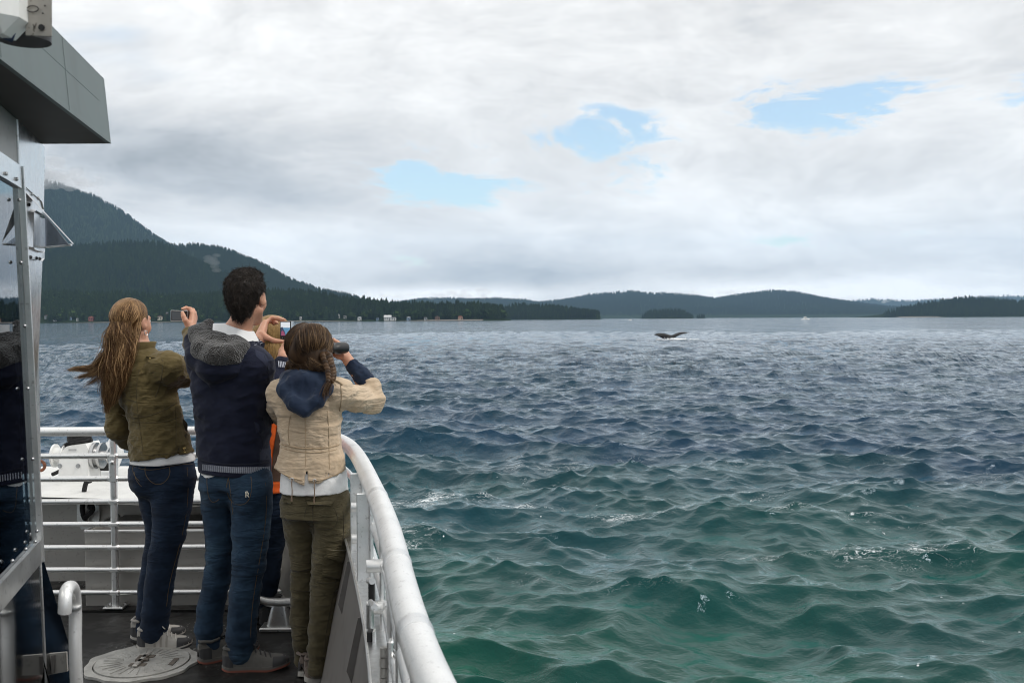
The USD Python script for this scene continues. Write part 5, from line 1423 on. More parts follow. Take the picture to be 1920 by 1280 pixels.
F = Field(*bounds_of([P(442, 880, 4.52), P(442, 900, 4.52)], .25), .006)
F.loft([LS(441, 902, 4.52, 64, .128, .3), LS(441, 870, 4.52, 62, .125, .3)], 0, zlo=hemf(378, 900, 420, 884, 4.52))
obj('shirt', F.mesh(), SHIRT, Mn, smooth=True)
F = Field(*bounds_of([P(440, 612, 4.50)], .16), .0036)
cc = [LS(440, 640, 4.50, 46, .092, .5), LS(437, 620, 4.50, 38, .080, .5), LS(434, 606, 4.51, 34, .072, .5)]
sl_ = hemf(405, 600, 470, 622, 4.5)
F.loft(cc, 0); F.loft(cc, 0, 'cut', grow=-.0115, zhi=9, zlo=0)
zc = F.ax[2][None, None, :]; X_, Y_, Z_ = F.pts((slice(None),) * 3); F.F = np.maximum(F.F, (Z_ - sl_(X_, Y_) - .003).astype(np.float32))
obj('tee_collar', F.mesh(.3), SHIRT, Mn, smooth=True)

pts_ = [J['neck'], P(442, 900, 4.52), J['elr'], J['wrr'], J['ell'], J['wrl'], J['shl'], J['shr']]
F = Field(*bounds_of(pts_, .16), .0055)
SEC = [LS(438, 647, 4.50, 40, .085, .3), LS(437, 658, 4.50, 62, .105, .3), LS(435, 675, 4.50, 74, .12, .3), LS(434, 710, 4.50, 77, .135, .3), LS(435, 760, 4.51, 73, .135, .3), LS(438, 820, 4.52, 69, .132, .3), LS(440, 870, 4.52, 68, .135, .3), LS(442, 894, 4.52, 66, .132, .3)]
F.loft(SEC, 0, zlo=hemf(378, 884, 508, 892, 4.5))
F.chain([J['shr'] + [-.005, 0, -.01], P(483, 735, 4.51), J['elr'], P(514, 724, 4.71), P(531, 682, 4.79)], [.074, .066, .058, .050, .043], .02)
F.chain([J['shl'], P(400, 715, 4.68), J['ell'], P(458, 685, 4.84), P(480, 645, 4.865)], [.08, .07, .06, .052, .044], .03)
F.cone(P(440, 655, 4.5), J['shr'], .07, .078, .05); F.cone(P(437, 655, 4.5), J['shl'], .07, .078, .05)
F.loft(SEC[-3:], 0, 'cut', zhi=P(0, 876, 4.5)[2], grow=-.014, zlo=P(0, 905, 4.5)[2])


def fold_m(p):
    z = p[:, 2]; hem = np.exp(-((z - P(0, 884, 4.5)[2]) / .035) ** 2)
    diag = np.stack([p[:, 0] * 7 + p[:, 2] * 4, p[:, 1] * 5, p[:, 2] * 11 - p[:, 0] * 5], 1)
    return (.009 * (ridged(diag, 1, 31) - .5) + .004 * (ridged(p, (11, 11, 20), 15) - .5)) * (1 - hem)


F.disp(fold_m)
mjm = F.mesh(.4); jk = obj('jacket', mjm, NAVY, Mn, smooth=True)
# ribbed hem and cuffs with pale stripes
for k in range(34):
    x = 381 + k * 3.72; y = 875.5 + 4 * (x - 381) / 127 - 3.2 * math.sin((x - 381) / 127 * math.pi) * -1
    q, n_ = hits(mjm, [(x, y - 5.6), (x, y), (x, y + 5.6)], .0012)
    if len(q) == 3: obj('hem_stripe', tube(q, .0021, 5), STRIPE, jk)
for k in range(7):
    a, b = (472 + k * .8, 622 + k * 4.2), (484 + k * 1.2, 619 + k * 4.0)
    q, n_ = hits(mjm, [a, ((a[0] + b[0]) / 2, (a[1] + b[1]) / 2), b], .001)
    if len(q) == 3: obj('cuff_stripe', tube(q, .0014, 5), STRIPE, jk)
for k in range(6):
    x = 522 + k * 3.0; q, n_ = hits(mjm, [(x, 677 + k * .4), (x + .5, 683), (x + 1.2, 688 + k * .3)], .001)
    if len(q) == 3: obj('cuff_stripe', tube(q, .0022, 5), STRIPE, jk)
RIB = paint('navy_rib', (.006, .008, .018), .9)
seam('seam', mjm, [(490, 650), (498, 676), (503, 700), (500, 740), (492, 790)], .0022, RIB, jk)
seam('seam', mjm, [(376, 862), (410, 869), (450, 871), (490, 868), (507, 866)], .0030, RIB, jk)
seam('seam', mjm, [(476, 790), (479, 800), (486, 812), (485, 850)], .0018, RIB, jk)
patch('pocket_patch', mjm, [(476, 790), (486, 795), (487, 808), (480, 812)], .002, cloth('navy_panel', (.018, .022, .042), (.026, .031, .055)), jk)
patch('pocket_patch', mjm, [(487, 838), (505, 834), (507, 862), (488, 862)], .002, cloth('navy_panel_2', (.018, .022, .042), (.026, .031, .055)), jk)
patch('shoulder_panel', mjm, [(478, 655), (496, 662), (508, 684), (505, 694), (494, 680), (480, 668)], .002, cloth('navy_panel_3', (.022, .026, .048), (.030, .035, .06)), jk)
# hood
F = Field(*bounds_of([P(400, 655, 4.40), P(455, 650, 4.45)], .17), .005)
F.chain([P(364, 640, 4.54), P(372, 672, 4.43), P(398, 690, 4.375), P(430, 686, 4.375), P(458, 672, 4.41), P(474, 655, 4.48)], [.048, .052, .058, .056, .050, .040], .03)
F.cone(P(400, 690, 4.38), P(405, 716, 4.40), .055, .035, .03)
F.disp(lambda p: .006 * (ridged(p, (9, 9, 15), 41) - .5))
ho = obj('hood', F.mesh(.4), NAVY, Mn, smooth=True)
F = Field(*bounds_of([P(400, 640, 4.42), P(455, 640, 4.45)], .17), .0045)
F.chain([P(392, 606, 4.56), P(372, 626, 4.50), P(380, 654, 4.405), P(404, 668, 4.36), P(432, 667, 4.36), P(454, 659, 4.40), P(464, 652, 4.45)], [.026, .040, .048, .052, .050, .040, .024], .03)
F.cone(P(400, 640, 4.45), P(440, 645, 4.43), .05, .05, .03)
F.disp(lambda p: .006 * (meshkit.fbm(p * 42, 3, 8) - .5) + .008 * (ridged(p, (8, 8, 10), 44) - .5))
obj('fleece_lining', F.mesh(), SHERPA, ho, smooth=True)

# short dark hair
MH = hair_mat('hair_black', (.009, .0062, .0046), (.019, .013, .0095), .5)
F = Field(*bounds_of([hc], .16), .0045)
L = lambda *q: hc + hR @ (np.array(q) * 1.02)
F.ell(L(0, -.014, .036), np.array([.083, .104, .094]) * 1.02, hR, 0)
F.ell(L(.0, .02, .105), np.array([.06, .075, .03]), hR, .02)
F.cone(L(0, -.070, -.02), L(0, -.056, -.080), .050, .040, .03)
F.cone(L(0, .145, .04), L(0, .120, -.16), .058, .075, .01, 'cut')
F.ell(L(0, .01, -.12), np.array([.09, .10, .075]), hR, .01, 'cut')
F.ell(L(.088, .010, -.014), (.030, .032, .044), hR, .006, 'cut'); F.ell(L(-.088, .010, -.014), (.030, .032, .044), hR, .006, 'cut')
F.disp(lambda p: .005 * (ridged((p - hc) @ hR, (30, 30, 22), 51) - .5))
hm_ = F.mesh(); hw_ = obj('hair', hm_, MH, Mn, smooth=True)
cs, ws = [], []
vn = hm_.vertex_normals
for i in hr_rng.choice(len(hm_.vertices), 5200):
    q, nn_ = hm_.vertices[i], vn[i]; lq = (q - hc) @ hR
    if lq[1] > .035 and lq[2] < .05: continue
    if (abs(lq[0]) - .08) ** 2 + (lq[1] - .004) ** 2 + (lq[2] + .006) ** 2 < .040 ** 2: continue
    d = hR @ (np.array([lq[0] * 2, -.10 - .4 * max(lq[2], 0) if lq[1] < .05 else .35, -.25 if lq[2] < .07 else 0]) + hr_rng.normal(0, .16, 3)); d -= nn_ * (d @ nn_) * .8; d /= np.linalg.norm(d) + 1e-6
    ln = hr_rng.uniform(.015, .028); t = np.linspace(0, 1, 5)[:, None]
    cs.append(q - nn_ * .002 + d * ln * t + nn_ * (.006 * np.sin(t * 2.4))); ws.append(np.linspace(.0016, .0005, 5))
strands('strands', cs, ws, MH, hw_)

shoe('shoe', P(418, 1262, 4.435) * [1, 1, 0] + [0, 0, DECK], math.radians(83), .295, SHOE_M, SHOE_M, SHOE_D, SHOE_D, Mn, sole2=SHOE_R)
shoe('shoe', P(372, 1246, 4.52) * [1, 1, 0] + [0, 0, DECK], math.radians(50), .295, SHOE_M, SHOE_M, SHOE_D, SHOE_D, Mn, sole2=SHOE_R)
# his camera, its screen lit with the view
t, o, u, v, n = camera_box('pocket_camera', 'small silver edged camera in upright position with a lit screen in the man\'s hands', [P(525.2, 602.5, 4.88), P(546, 602.5, 4.88), P(546, 636.5, 4.88), P(525.2, 636.5, 4.88)], .017, fw_w)


def lit(name, c, e=1.0):
    g = G(); return g.build(name, surface=g.bsdf(base_color=(.02, .02, .02), roughness=.15, emission_color=c, emission_strength=e))


rect = lambda a0, b0, a1, b1, l: [o + u * a + v * b + n * l for a, b in ((a0, b0), (a1, b0), (a1, b1), (a0, b1))]
scr = obj('screen', plate(rect(.06, .04, .90, .34, .0008), .0006, n), lit('screen_sky', (.80, .84, .88), .75), t)
obj('screen_sea', plate(rect(.06, .34, .90, .78, .0008), .0006, n), lit('screen_sea', (.10, .26, .42), .8), scr)
fig = [o + u * a + v * b + n * .0016 for a, b in ((.06, .78), (.06, .36), (.16, .30), (.24, .31), (.28, .40), (.40, .52), (.50, .70), (.50, .78))]
obj('screen_figure', plate(fig, .0003, n), lit('screen_figure', (.03, .05, .12), .6), scr)
fig = [o + u * a + v * b + n * .0021 for a, b in ((.10, .78), (.12, .56), (.24, .50), (.38, .60), (.47, .78))]
obj('screen_figure', plate(fig, .0003, n), lit('screen_figure_pink', (.32, .06, .14), .7), scr)
for a in (.2, .42): obj('button', ell(o + u * a + v * .9 + n * .001, (.0018, .0018, .0018), 1), SILVER, t, smooth=True)
obj('control_ring', tube(np.array([o + u * (.62 + .1 * math.cos(q)) + v * (.89 + .06 * math.sin(q)) + n * .001 for q in np.linspace(0, 2 * np.pi, 16)]), .0008, 5), SILVER, t)
obj('trim', plate([o + u * a + v * b + fw_w * l for a, b, l in ((1.0, -.01, -.002), (1.09, -.01, .004), (1.09, 1.01, .004), (1.0, 1.01, -.002))], .014, fw_w), SILVER, t)
obj('lens_barrel', cyl(o + u * .5 + v * .4 + fw_w * .017, o + u * .5 + v * .4 + fw_w * .034, .017, 20), SILVER, t, smooth=40)
# ------------------------------------------------------------------ the girl in the beige jacket
Gl = thing('person', 'girl with braided brown hair in beige jacket and cargo trousers looking through binoculars', 'person', (P(590, 1270, 4.32)[0], 4.32, DECK))
hc = P(584, 658, 4.33); hR = frame(math.radians(29), .02, 0)
J = dict(neck=P(578, 712, 4.33), chest=P(578, 780, 4.33), pelvis=P(591, 925, 4.33), shr=P(636, 735, 4.30), elr=P(698, 752, 4.48), wrr=P(654, 678, 4.50),
         shl=P(526, 738, 4.34), ell=P(532, 778, 4.58), wrl=P(598, 676, 4.58), hipr=P(618, 945, 4.31), knr=P(614, 1080, 4.30), anr=P(596, 1240, 4.30), toer=P(640, 1262, 4.32),
         hipl=P(564, 945, 4.36), knl=P(569, 1080, 4.38), anl=P(569, 1225, 4.40), toel=P(585, 1215, 4.55))
rh = hand_px((654, 677, 4.50), [(640, 648, 4.535), (641, 652, 4.56), (642, 657, 4.575), (643, 662, 4.575)],
             [[(632, 641, 4.535), (625, 637, 4.53), (619, 637, 4.525)], [(634, 645, 4.585), (626, 642, 4.59), (620, 643, 4.58)], [(636, 652, 4.60), (628, 650, 4.60), (622, 652, 4.59)], [(637, 660, 4.595), (631, 659, 4.60), (626, 661, 4.59)]],
             [(643, 668, 4.50), (635, 668, 4.495), (628, 665, 4.50), (622, 661, 4.51)], wr=.0225, fr=(.0098, .009, .0082, .0068), tr=(.016, .0125, .011, .009))
lh = hand_px((598, 676, 4.58), [(606, 650, 4.62), (604, 652, 4.64), (602, 656, 4.65), (600, 661, 4.65)],
             [[(612, 643, 4.63), (618, 641, 4.62), (622, 644, 4.61)], [(610, 645, 4.66), (616, 644, 4.65), (621, 647, 4.64)], [(608, 650, 4.67), (614, 650, 4.66), (619, 652, 4.65)], [(606, 656, 4.67), (611, 657, 4.66), (616, 659, 4.65)]],
             [(604, 668, 4.58), (610, 667, 4.585), (616, 664, 4.59), (620, 660, 4.59)], wr=.0225, fr=(.0098, .009, .0082, .0068), tr=(.016, .0125, .011, .009))
make_body(Gl, (hc, hR, .95), J, [rh, lh], s=.88)

rl = PX((622, 945, 4.31, .081), (623, 992, 4.30, .079), (619, 1036, 4.295, .073), (614, 1086, 4.29, .066), (608, 1129, 4.29, .056), (603, 1180, 4.29, .052), (600, 1215, 4.29, .048), (596, 1252, 4.29, .044))
ll = PX((562, 945, 4.36, .075), (564, 992, 4.36, .068), (570, 1054, 4.37, .053), (568, 1108, 4.38, .050), (566, 1161, 4.39, .047), (568, 1208, 4.40, .042), (569, 1236, 4.40, .038))


def ex(F):
    F.ell(P(618, 958, 4.28), (.078, .08, .085), None, .04); F.ell(P(566, 958, 4.32), (.074, .08, .085), None, .04)
    F.loft([LS(590, 920, 4.33, 60, .108, .1), LS(590, 945, 4.33, 62, .115, .1), LS(590, 965, 4.33, 62, .118, .1)], .02)


rl = (rl[0], [r_ * 1.07 for r_ in rl[1]]); ll = (ll[0], [r_ * 1.07 for r_ in ll[1]])
gm = legs_field(.0055, [rl, ll], ex, .010, .009, 12, .42).mesh(.4)
jn = obj('trousers', gm, CARGO, Gl, smooth=True)
ST3 = paint('trouser_seam', (.045, .036, .02), .9)
seam('seat_seam', gm, [(584, 932), (587, 970), (588, 1000)], .0020, ST3, jn)
seam('side_seam', gm, [(640, 940), (644, 1000), (632, 1080), (616, 1160), (606, 1240)], .0018, ST3, jn)
seam('knee_seam', gm, [(594, 1090), (612, 1093), (636, 1088)], .0020, ST3, jn)
seam('knee_seam', gm, [(549, 1104), (566, 1108), (585, 1106)], .0020, ST3, jn)
seam('pocket_seam', gm, [(577, 948), (580, 985), (600, 992), (622, 990), (624, 948)], .0016, ST3, jn)
patch('pocket_flap', gm, [(573, 936), (627, 938), (620, 949), (600, 946), (578, 947)], .009, CARGO, jn)
patch('pocket_flap', gm, [(531, 934), (548, 936), (545, 945), (532, 943)], .008, CARGO, jn)
patch('cargo_pocket', gm, [(606, 1040), (649, 1036), (641, 1086), (604, 1080)], .020, CARGO, jn)
patch('cargo_flap', gm, [(611, 1029), (652, 1032), (650, 1050), (640, 1055), (628, 1049), (614, 1047)], .032, CARGO, jn)
patch('ankle_tab', gm, [(594, 1218), (602, 1216), (603, 1252), (596, 1256)], .006, CARGO, jn)

F = Field(*bounds_of([P(589, 900, 4.33), P(589, 925, 4.33)], .25), .0055)
F.loft([LS(589, 936, 4.33, 64, .124, .1), LS(589, 915, 4.33, 63, .12, .1), LS(588, 880, 4.33, 60, .115, .1)], 0, zlo=P(589, 930, 4.21)[2])
F.disp(lambda p: .003 * (ridged(p, (16, 16, 9), 61) - .5))
obj('shirt', F.mesh(.3), SHIRT, Gl, smooth=True)
F = Field(*bounds_of([P(572, 880, 4.33), P(572, 900, 4.33)], .22), .006)
F.loft([LS(585, 899, 4.33, 50, .112, .1), LS(585, 868, 4.33, 50, .110, .1)], 0)
obj('inner_top', F.mesh(), HOODN, Gl, smooth=True)

pts_ = [J['neck'] + [0, 0, .04], P(585, 915, 4.33), J['elr'], J['wrr'], J['ell'], J['wrl'], J['shl'], J['shr']]
F = Field(*bounds_of(pts_, .15), .005)
SEC = [LS(580, 706, 4.33, 28, .068, .1), LS(579, 716, 4.33, 46, .086, .1), LS(579, 730, 4.33, 61, .100, .1), LS(579, 755, 4.33, 66, .112, .1), LS(580, 795, 4.33, 60.5, .112, .1), LS(584, 836, 4.33, 58, .106, .1), LS(582, 868, 4.33, 66, .122, .1), LS(580, 902, 4.33, 71, .130, .1)]
zl, zr_ = P(512, 885, 4.3)[2], P(650, 880, 4.3)[2]; cxs = P(574, 900, 4.22)[0]


def tails(X, Y):
    a, b = P(511, 0, 4.3)[0], P(651, 0, 4.3)[0]; t = (X - a) / (b - a)
    back = Y < 4.33
    z = np.interp(t, [0, .12, .30, .42, .445, .47, .60, .80, 1.0], [P(0, q, 4.24)[2] for q in (884, 892, 904, 910, 878, 908, 908, 896, 886)])
    return np.where(back, z, P(0, 888, 4.3)[2])


F.loft(SEC, 0, zlo=tails)
F.chain([J['shr'] + [-.015, 0, -.005], P(668, 748, 4.39), J['elr'], P(694, 726, 4.49)], [.064, .060, .056, .051], .02)
F.chain([J['shl'] + [.015, 0, -.005], P(526, 765, 4.46), J['ell'], P(558, 735, 4.58)], [.064, .058, .052, .045], .02)
F.cone(P(580, 724, 4.33), J['shr'], .055, .062, .03); F.cone(P(580, 724, 4.33), J['shl'], .055, .062, .03)
F.loft(SEC[-3:], 0, 'cut', zhi=P(0, 880, 4.33)[2], grow=-.013, zlo=P(0, 920, 4.33)[2])
waist = P(0, 834, 4.33)[2]


def fold_g(p):
    z = p[:, 2]; q = p.copy(); q[:, 2] += .02 * (meshkit.fbm(p * 5, 2, 70) - .5)
    up = np.clip((z - waist) / .1, 0, 1)
    a = ridged(q, (3.2, 3.2, 21), 71) - .62; b = ridged(q, (14, 14, 6), 72) - .62
    gather = np.exp(-((z - waist) / .022) ** 2)
    return .0075 * a * (.35 + .65 * up) + .0045 * b * (1 - up) + .004 * gather * (ridged(p, (40, 40, 12), 73) - .5) + .0025 * (ridged(p, 36, 74) - .5)


F.disp(fold_g)
gjm = F.mesh(.35); jk = obj('jacket', gjm, BEIGE, Gl, smooth=True)
ST4 = paint('beige_seam', (.33, .245, .155), .9)
seam('seam', gjm, [(527, 832), (556, 839), (590, 841), (620, 838), (645, 828)], .0030, ST4, jk)
seam('seam', gjm, [(526, 838), (556, 846), (590, 848), (620, 845), (645, 836)], .0022, ST4, jk)
seam('seam', gjm, [(638, 720), (640, 745), (636, 772)], .0022, ST4, jk)
seam('seam', gjm, [(613, 768), (616, 800), (617, 850), (618, 880)], .0018, ST4, jk)
seam('seam', gjm, [(545, 778), (541, 800), (543, 835)], .0018, ST4, jk)
seam('seam', gjm, [(513, 876), (535, 890), (560, 899), (571, 901)], .0022, ST4, jk)
seam('seam', gjm, [(578, 900), (605, 899), (630, 889), (650, 878)], .0022, ST4, jk)
seam('seam', gjm, [(572, 782), (573, 830), (573, 876)], .0018, ST4, jk)
seam('epaulette', gjm, [(622, 713), (634, 716), (642, 722)], .005, ST4, jk)
CORD = paint('brown_cord', (.16, .11, .075), .8)
for x, y0, y1 in ((548, 900, 932), (590, 902, 936)):
    q, n_ = hits(gjm, [(x, y0 - 2)], .004)
    if len(q):
        c = q[0]; e = P(x - 1.5, y1, 4.19)
        obj('drawcord', tube(spline([c, c + [0, -.006, -.01], (c + e) / 2 + [.002, -.004, 0], e], 12), .0022, 6), CORD, jk, smooth=60)
        obj('eyelet', tube(np.stack([c[0] + .006 * np.cos(np.linspace(0, 6.3, 12)), np.full(12, c[1]), c[2] + .006 * np.sin(np.linspace(0, 6.3, 12))], 1), .002, 6), SILVER, jk)
        obj('cord_end', cyl(e, e + [0, 0, -.016], .0034, 8), CORD, jk, smooth=50)
# navy cuffs of the hooded sweater
F = Field(*bounds_of([J['wrr'], P(694, 726, 4.49)], .09), .0045)
F.chain([P(695, 731, 4.49), P(680, 705, 4.495), P(662, 686, 4.50)], [.0445, .041, .034], .01)
F.disp(lambda p: .006 * (ridged(p, (26, 26, 26), 81) - .5))
obj('sleeve_cuff', F.mesh(.3), HOODN, Gl, smooth=True)
F = Field(*bounds_of([J['wrl'], P(558, 735, 4.58)], .09), .006)
F.chain([P(558, 735, 4.58), P(592, 686, 4.58)], [.042, .034], .01)
obj('sleeve_cuff', F.mesh(.3), HOODN, Gl, smooth=True)
# hood
F = Field(*bounds_of([P(572, 735, 4.2), P(572, 700, 4.3)], .17), .0045)
F.chain([P(538, 708, 4.29), P(535, 730, 4.225), P(552, 756, 4.185), P(572, 768, 4.175), P(592, 752, 4.185), P(608, 728, 4.22), P(612, 708, 4.29)], [.034, .034, .032, .028, .032, .034, .032], .02)
F.cone(P(570, 722, 4.23), P(572, 752, 4.20), .055, .03, .03); F.cone(P(556, 712, 4.26), P(590, 712, 4.26), .05, .05, .03)
F.ell(P(573, 722, 4.165), (.05, .022, .055), None, .02, 'cut')
F.disp(lambda p: .006 * (ridged(p, (22, 22, 7), 91) - .5))
obj('hood', F.mesh(.4), HOODN, Gl, smooth=True)

# hair with a parting and two braids
G1, G2, G3 = hair_mat('hair_dark_brown', (.022, .012, .0065), (.045, .025, .013)), hair_mat('hair_warm_brown', (.05, .027, .013), (.085, .048, .024)), hair_mat('hair_light_brown', (.13, .078, .036), (.18, .11, .055))
F = Field(*bounds_of([hc], .17), .005)
L = lambda *q: hc + hR @ (np.array(q) * .95)
F.ell(L(0, -.014, .030), np.array([.084, .104, .094]) * .95, hR, 0)
F.chain([L(.0, -.045, .0), P(584, 672, 4.30), P(582, 690, 4.30)], [.074, .064, .048], .03); F.cone(P(600, 660, 4.29), P(612, 674, 4.275), .035, .022, .02); F.cone(P(562, 668, 4.31), P(548, 684, 4.36), .035, .022, .02)
F.cone(L(0, .15, .03), L(0, .125, -.14), .058, .07, .01, 'cut')
hm_ = F.mesh(.4); hw_ = obj('hair', hm_, G1, Gl, smooth=True)
groups, wid = [[], [], []], [[], [], []]
for i in range(3200):
    sd = 1 if hr_rng.uniform() < .55 else -1
    back = hr_rng.uniform(0, 1) ** .8 * 2.75 - .5                        # along the parting, forehead to nape
    d0 = np.array([sd * .03, math.cos(back + .6), math.sin(back + .6)]) if back < 2.2 else np.array([sd * .05, -math.cos(back - 2.0), -math.sin(back - 2.0)])
    d1 = np.array([sd * hr_rng.uniform(.45, .75), -.58 + .15 * hr_rng.normal(), -.75 + .1 * hr_rng.normal()])
    path = cap_curve(hc, hR, .95, d0, d1, 14, .05 + .05 * hr_rng.uniform(), rad=(.086, .106, .096))
    te = P(hr_rng.uniform(583, 614), hr_rng.uniform(684, 694), 4.232) if sd > 0 else P(hr_rng.uniform(549, 585), hr_rng.uniform(684, 694), 4.242)
    path = np.vstack([path[:13], path[13] + (te - path[13]) * .5 + hR @ np.array([0, -.012, 0]) + hr_rng.normal(0, .005, 3), te + hr_rng.normal(0, .006, 3)])[:14] if False else spline(np.vstack([path[::3], path[-1] + (te - path[-1]) * .55 + hR @ np.array([0, -.010, -.004]) + hr_rng.normal(0, .004, 3), te + hr_rng.normal(0, .005, 3)]), 14)
    t = np.linspace(0, 1, 14); path += np.outer(np.sin(t * 3.1), hr_rng.normal(0, .004, 3))
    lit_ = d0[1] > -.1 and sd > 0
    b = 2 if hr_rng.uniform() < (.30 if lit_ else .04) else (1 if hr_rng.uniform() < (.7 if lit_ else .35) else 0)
    groups[b].append(path); wid[b].append(np.interp(t, [0, .1, .8, 1], [.0010, .0017, .0017, .0012]))
for b, mt in enumerate((G1, G2, G3)): strands('strands', groups[b], wid[b], mt, hw_)


def braid(ctrl, r0, r1, mats):
    c = spline([P(*q) for q in ctrl], 60); t = np.linspace(0, 1, 60); rad_ = np.interp(t, [0, .8, 1], [r0, r0 * .8, r1])
    for k in range(3):
        ph = t * 6 * math.pi + k * 2 * math.pi / 3
        q = c + np.stack([rad_ * .75 * np.sin(ph), rad_ * .55 * np.sin(2 * ph), 0 * ph], 1)
        obj('braid', tube(q, rad_ * .78, 9), mats[k % 3], hw_, smooth=60)
    tail = []
    for i in range(70):
        o_ = hr_rng.normal(0, .007, 3); tail.append(spline([c[-3], c[-1] + o_ * .5, c[-1] + o_ + [-.01, -.01, -.02], c[-1] + o_ * 1.6 + [-.014, -.012, -.045 - .02 * hr_rng.uniform()]], 8))
    strands('braid_end', tail, [np.linspace(.0026, .0008, 8)] * len(tail), mats[1], hw_)


braid([(611, 664, 4.255), (617, 684, 4.23), (621, 702, 4.205), (618, 716, 4.18)], .019, .012, (G1, G2, G2))
braid([(546, 680, 4.36), (542, 696, 4.38), (543, 708, 4.40)], .015, .010, (G1, G1, G2))
cs = []
for i in range(60):
    a0 = hm_.vertices[hr_rng.integers(len(hm_.vertices))]; nn_ = (a0 - hc); nn_ /= np.linalg.norm(nn_)
    cs.append(np.array([a0, a0 + nn_ * .006 + hr_rng.normal(0, .006, 3), a0 + nn_ * .010 + hr_rng.normal(0, .015, 3)]))
strands('loose_strands', cs, [np.array([.0008, .0007, .0005])] * len(cs), G2, hw_)

shoe('shoe', P(571, 1283, 4.285) * [1, 1, 0] + [0, 0, DECK], math.radians(68), .245, SHOE_T, SHOE_S, SHOE_T, LACE, Gl, sole2=SHOE_S)
shoe('shoe', P(566, 1272, 4.33) * [1, 1, 0] + [0, 0, DECK], math.radians(12), .245, SHOE_T, SHOE_S, SHOE_D, LACE, Gl, sole2=SHOE_S)

# binoculars
bn = thing('binoculars', 'black binoculars held to the eyes of the girl', 'binoculars', L(0, .16, .008))
f_ = hR[:, 1]
for sx_ in (-1, 1):
    e = L(sx_ * .033, .108, .006)
    br_ = obj('barrel', cat_(tube([e, e + f_ * .02, e + f_ * .032, e + f_ * .075, e + f_ * .09], [.017, .018, .026, .027, .025], 20)), PLASTIC, bn, smooth=40)
    obj('eyecup', cyl(e - f_ * .012, e + f_ * .004, .0185, 18), BLACK, br_, smooth=40)
    obj('lens', cyl(e + f_ * .0895, e + f_ * .091, .021, 18), GLASS, br_)
obj('bridge', cat_(cyl(L(-.02, .15, .01), L(.02, .15, .01), .012, 12)), PLASTIC, bn, smooth=40)
obj('focus_wheel', cyl(L(0, .14, .012), L(0, .17, .012), .012, 16), BLACK, bn, smooth=40)

# ------------------------------------------------------------------ the person in orange, mostly hidden
Op = thing('person', 'blond person in orange and brown jacket mostly hidden behind the man', 'person', (P(505, 1160, 5.18)[0], 5.18, DECK))
hc = P(514, 640, 5.16); hR = frame(math.radians(38))
J = dict(neck=P(508, 692, 5.16), chest=P(505, 750, 5.16), pelvis=P(505, 905, 5.17), shr=P(530, 705, 5.12), elr=P(535, 770, 5.25), wrr=P(540, 740, 5.45), shl=P(478, 705, 5.22), ell=P(476, 775, 5.30), wrl=P(500, 745, 5.48),
         hipr=P(516, 925, 5.15), knr=P(506, 1030, 5.15), anr=P(496, 1140, 5.15), toer=P(520, 1150, 5.2), hipl=P(492, 925, 5.2), knl=P(484, 1030, 5.22), anl=P(474, 1135, 5.24), toel=P(492, 1140, 5.32))
hnd = [hand_px((540, 740, 5.45), [(548, 732, 5.5), (549, 735, 5.5), (549, 739, 5.5), (548, 743, 5.5)], [[(553, 730, 5.55), (554, 734, 5.58), (552, 737, 5.57)], [(554, 734, 5.55), (555, 738, 5.58), (552, 741, 5.57)], [(554, 738, 5.55), (554, 742, 5.57), (552, 744, 5.56)], [(553, 743, 5.54), (553, 746, 5.56), (551, 747, 5.55)]], [(545, 734, 5.45), (549, 729, 5.47), (553, 728, 5.5), (556, 729, 5.52)])]
make_body(Op, (hc, hR, .95), J, hnd, h=.007, s=.9)
rl = PX((515, 915, 5.15, .085), (514, 960, 5.15, .080), (508, 1020, 5.15, .068), (502, 1080, 5.15, .06), (497, 1135, 5.15, .056)); ll = PX((494, 915, 5.22, .085), (492, 960, 5.22, .08), (486, 1020, 5.22, .066), (480, 1080, 5.23, .058), (475, 1132, 5.24, .055))
obj('jeans', legs_field(.008, [rl, ll], None, .015, .006, 20, .5).mesh(.4), DENIM, Op, smooth=True)
F = Field(*bounds_of([J['neck'], P(505, 915, 5.16), J['elr'], J['wrr'], J['ell'], J['wrl']], .16), .008)
SEC = [LS(506, 690, 5.16, 24, .066, .5), LS(506, 704, 5.16, 42, .09, .5), LS(505, 730, 5.16, 50, .115, .5), LS(505, 790, 5.16, 46, .118, .5), LS(505, 850, 5.16, 43, .115, .5), LS(507, 920, 5.16, 40, .115, .5)]
F.loft(SEC, 0)
F.chain([J['shr'], J['elr'], J['wrr']], [.065, .055, .045], .03); F.chain([J['shl'], J['ell'], J['wrl']], [.065, .055, .045], .03)
F.disp(lambda p: .007 * (ridged(p, (7, 7, 14), 95) - .5))
om = F.mesh(.4); jk = obj('jacket', om, ORANGE, Op, smooth=True)
patch('side_panel', om, [(521, 790), (540, 780), (540, 902), (508, 902), (512, 850)], .004, BROWN, jk)
OH1, OH2 = hair_mat('hair_blond', (.22, .135, .05), (.34, .22, .09)), hair_mat('hair_dark_blond', (.13, .075, .028), (.22, .135, .055))
F = Field(*bounds_of([hc, P(510, 690, 5.12)], .15), .007)
F.ell(hc + hR @ np.array([0, -.014, .03]), (.082, .102, .094), hR, 0); F.cone(hc + hR @ np.array([0, .15, .03]), hc + hR @ np.array([0, .125, -.14]), .058, .07, .01, 'cut')
F.chain([P(508, 640, 5.13), P(506, 672, 5.12)], [.072, .058], .03)
hm_ = F.mesh(.4); hw_ = obj('hair', hm_, OH2, Op, smooth=True)
groups, wid = [[], []], [[], []]
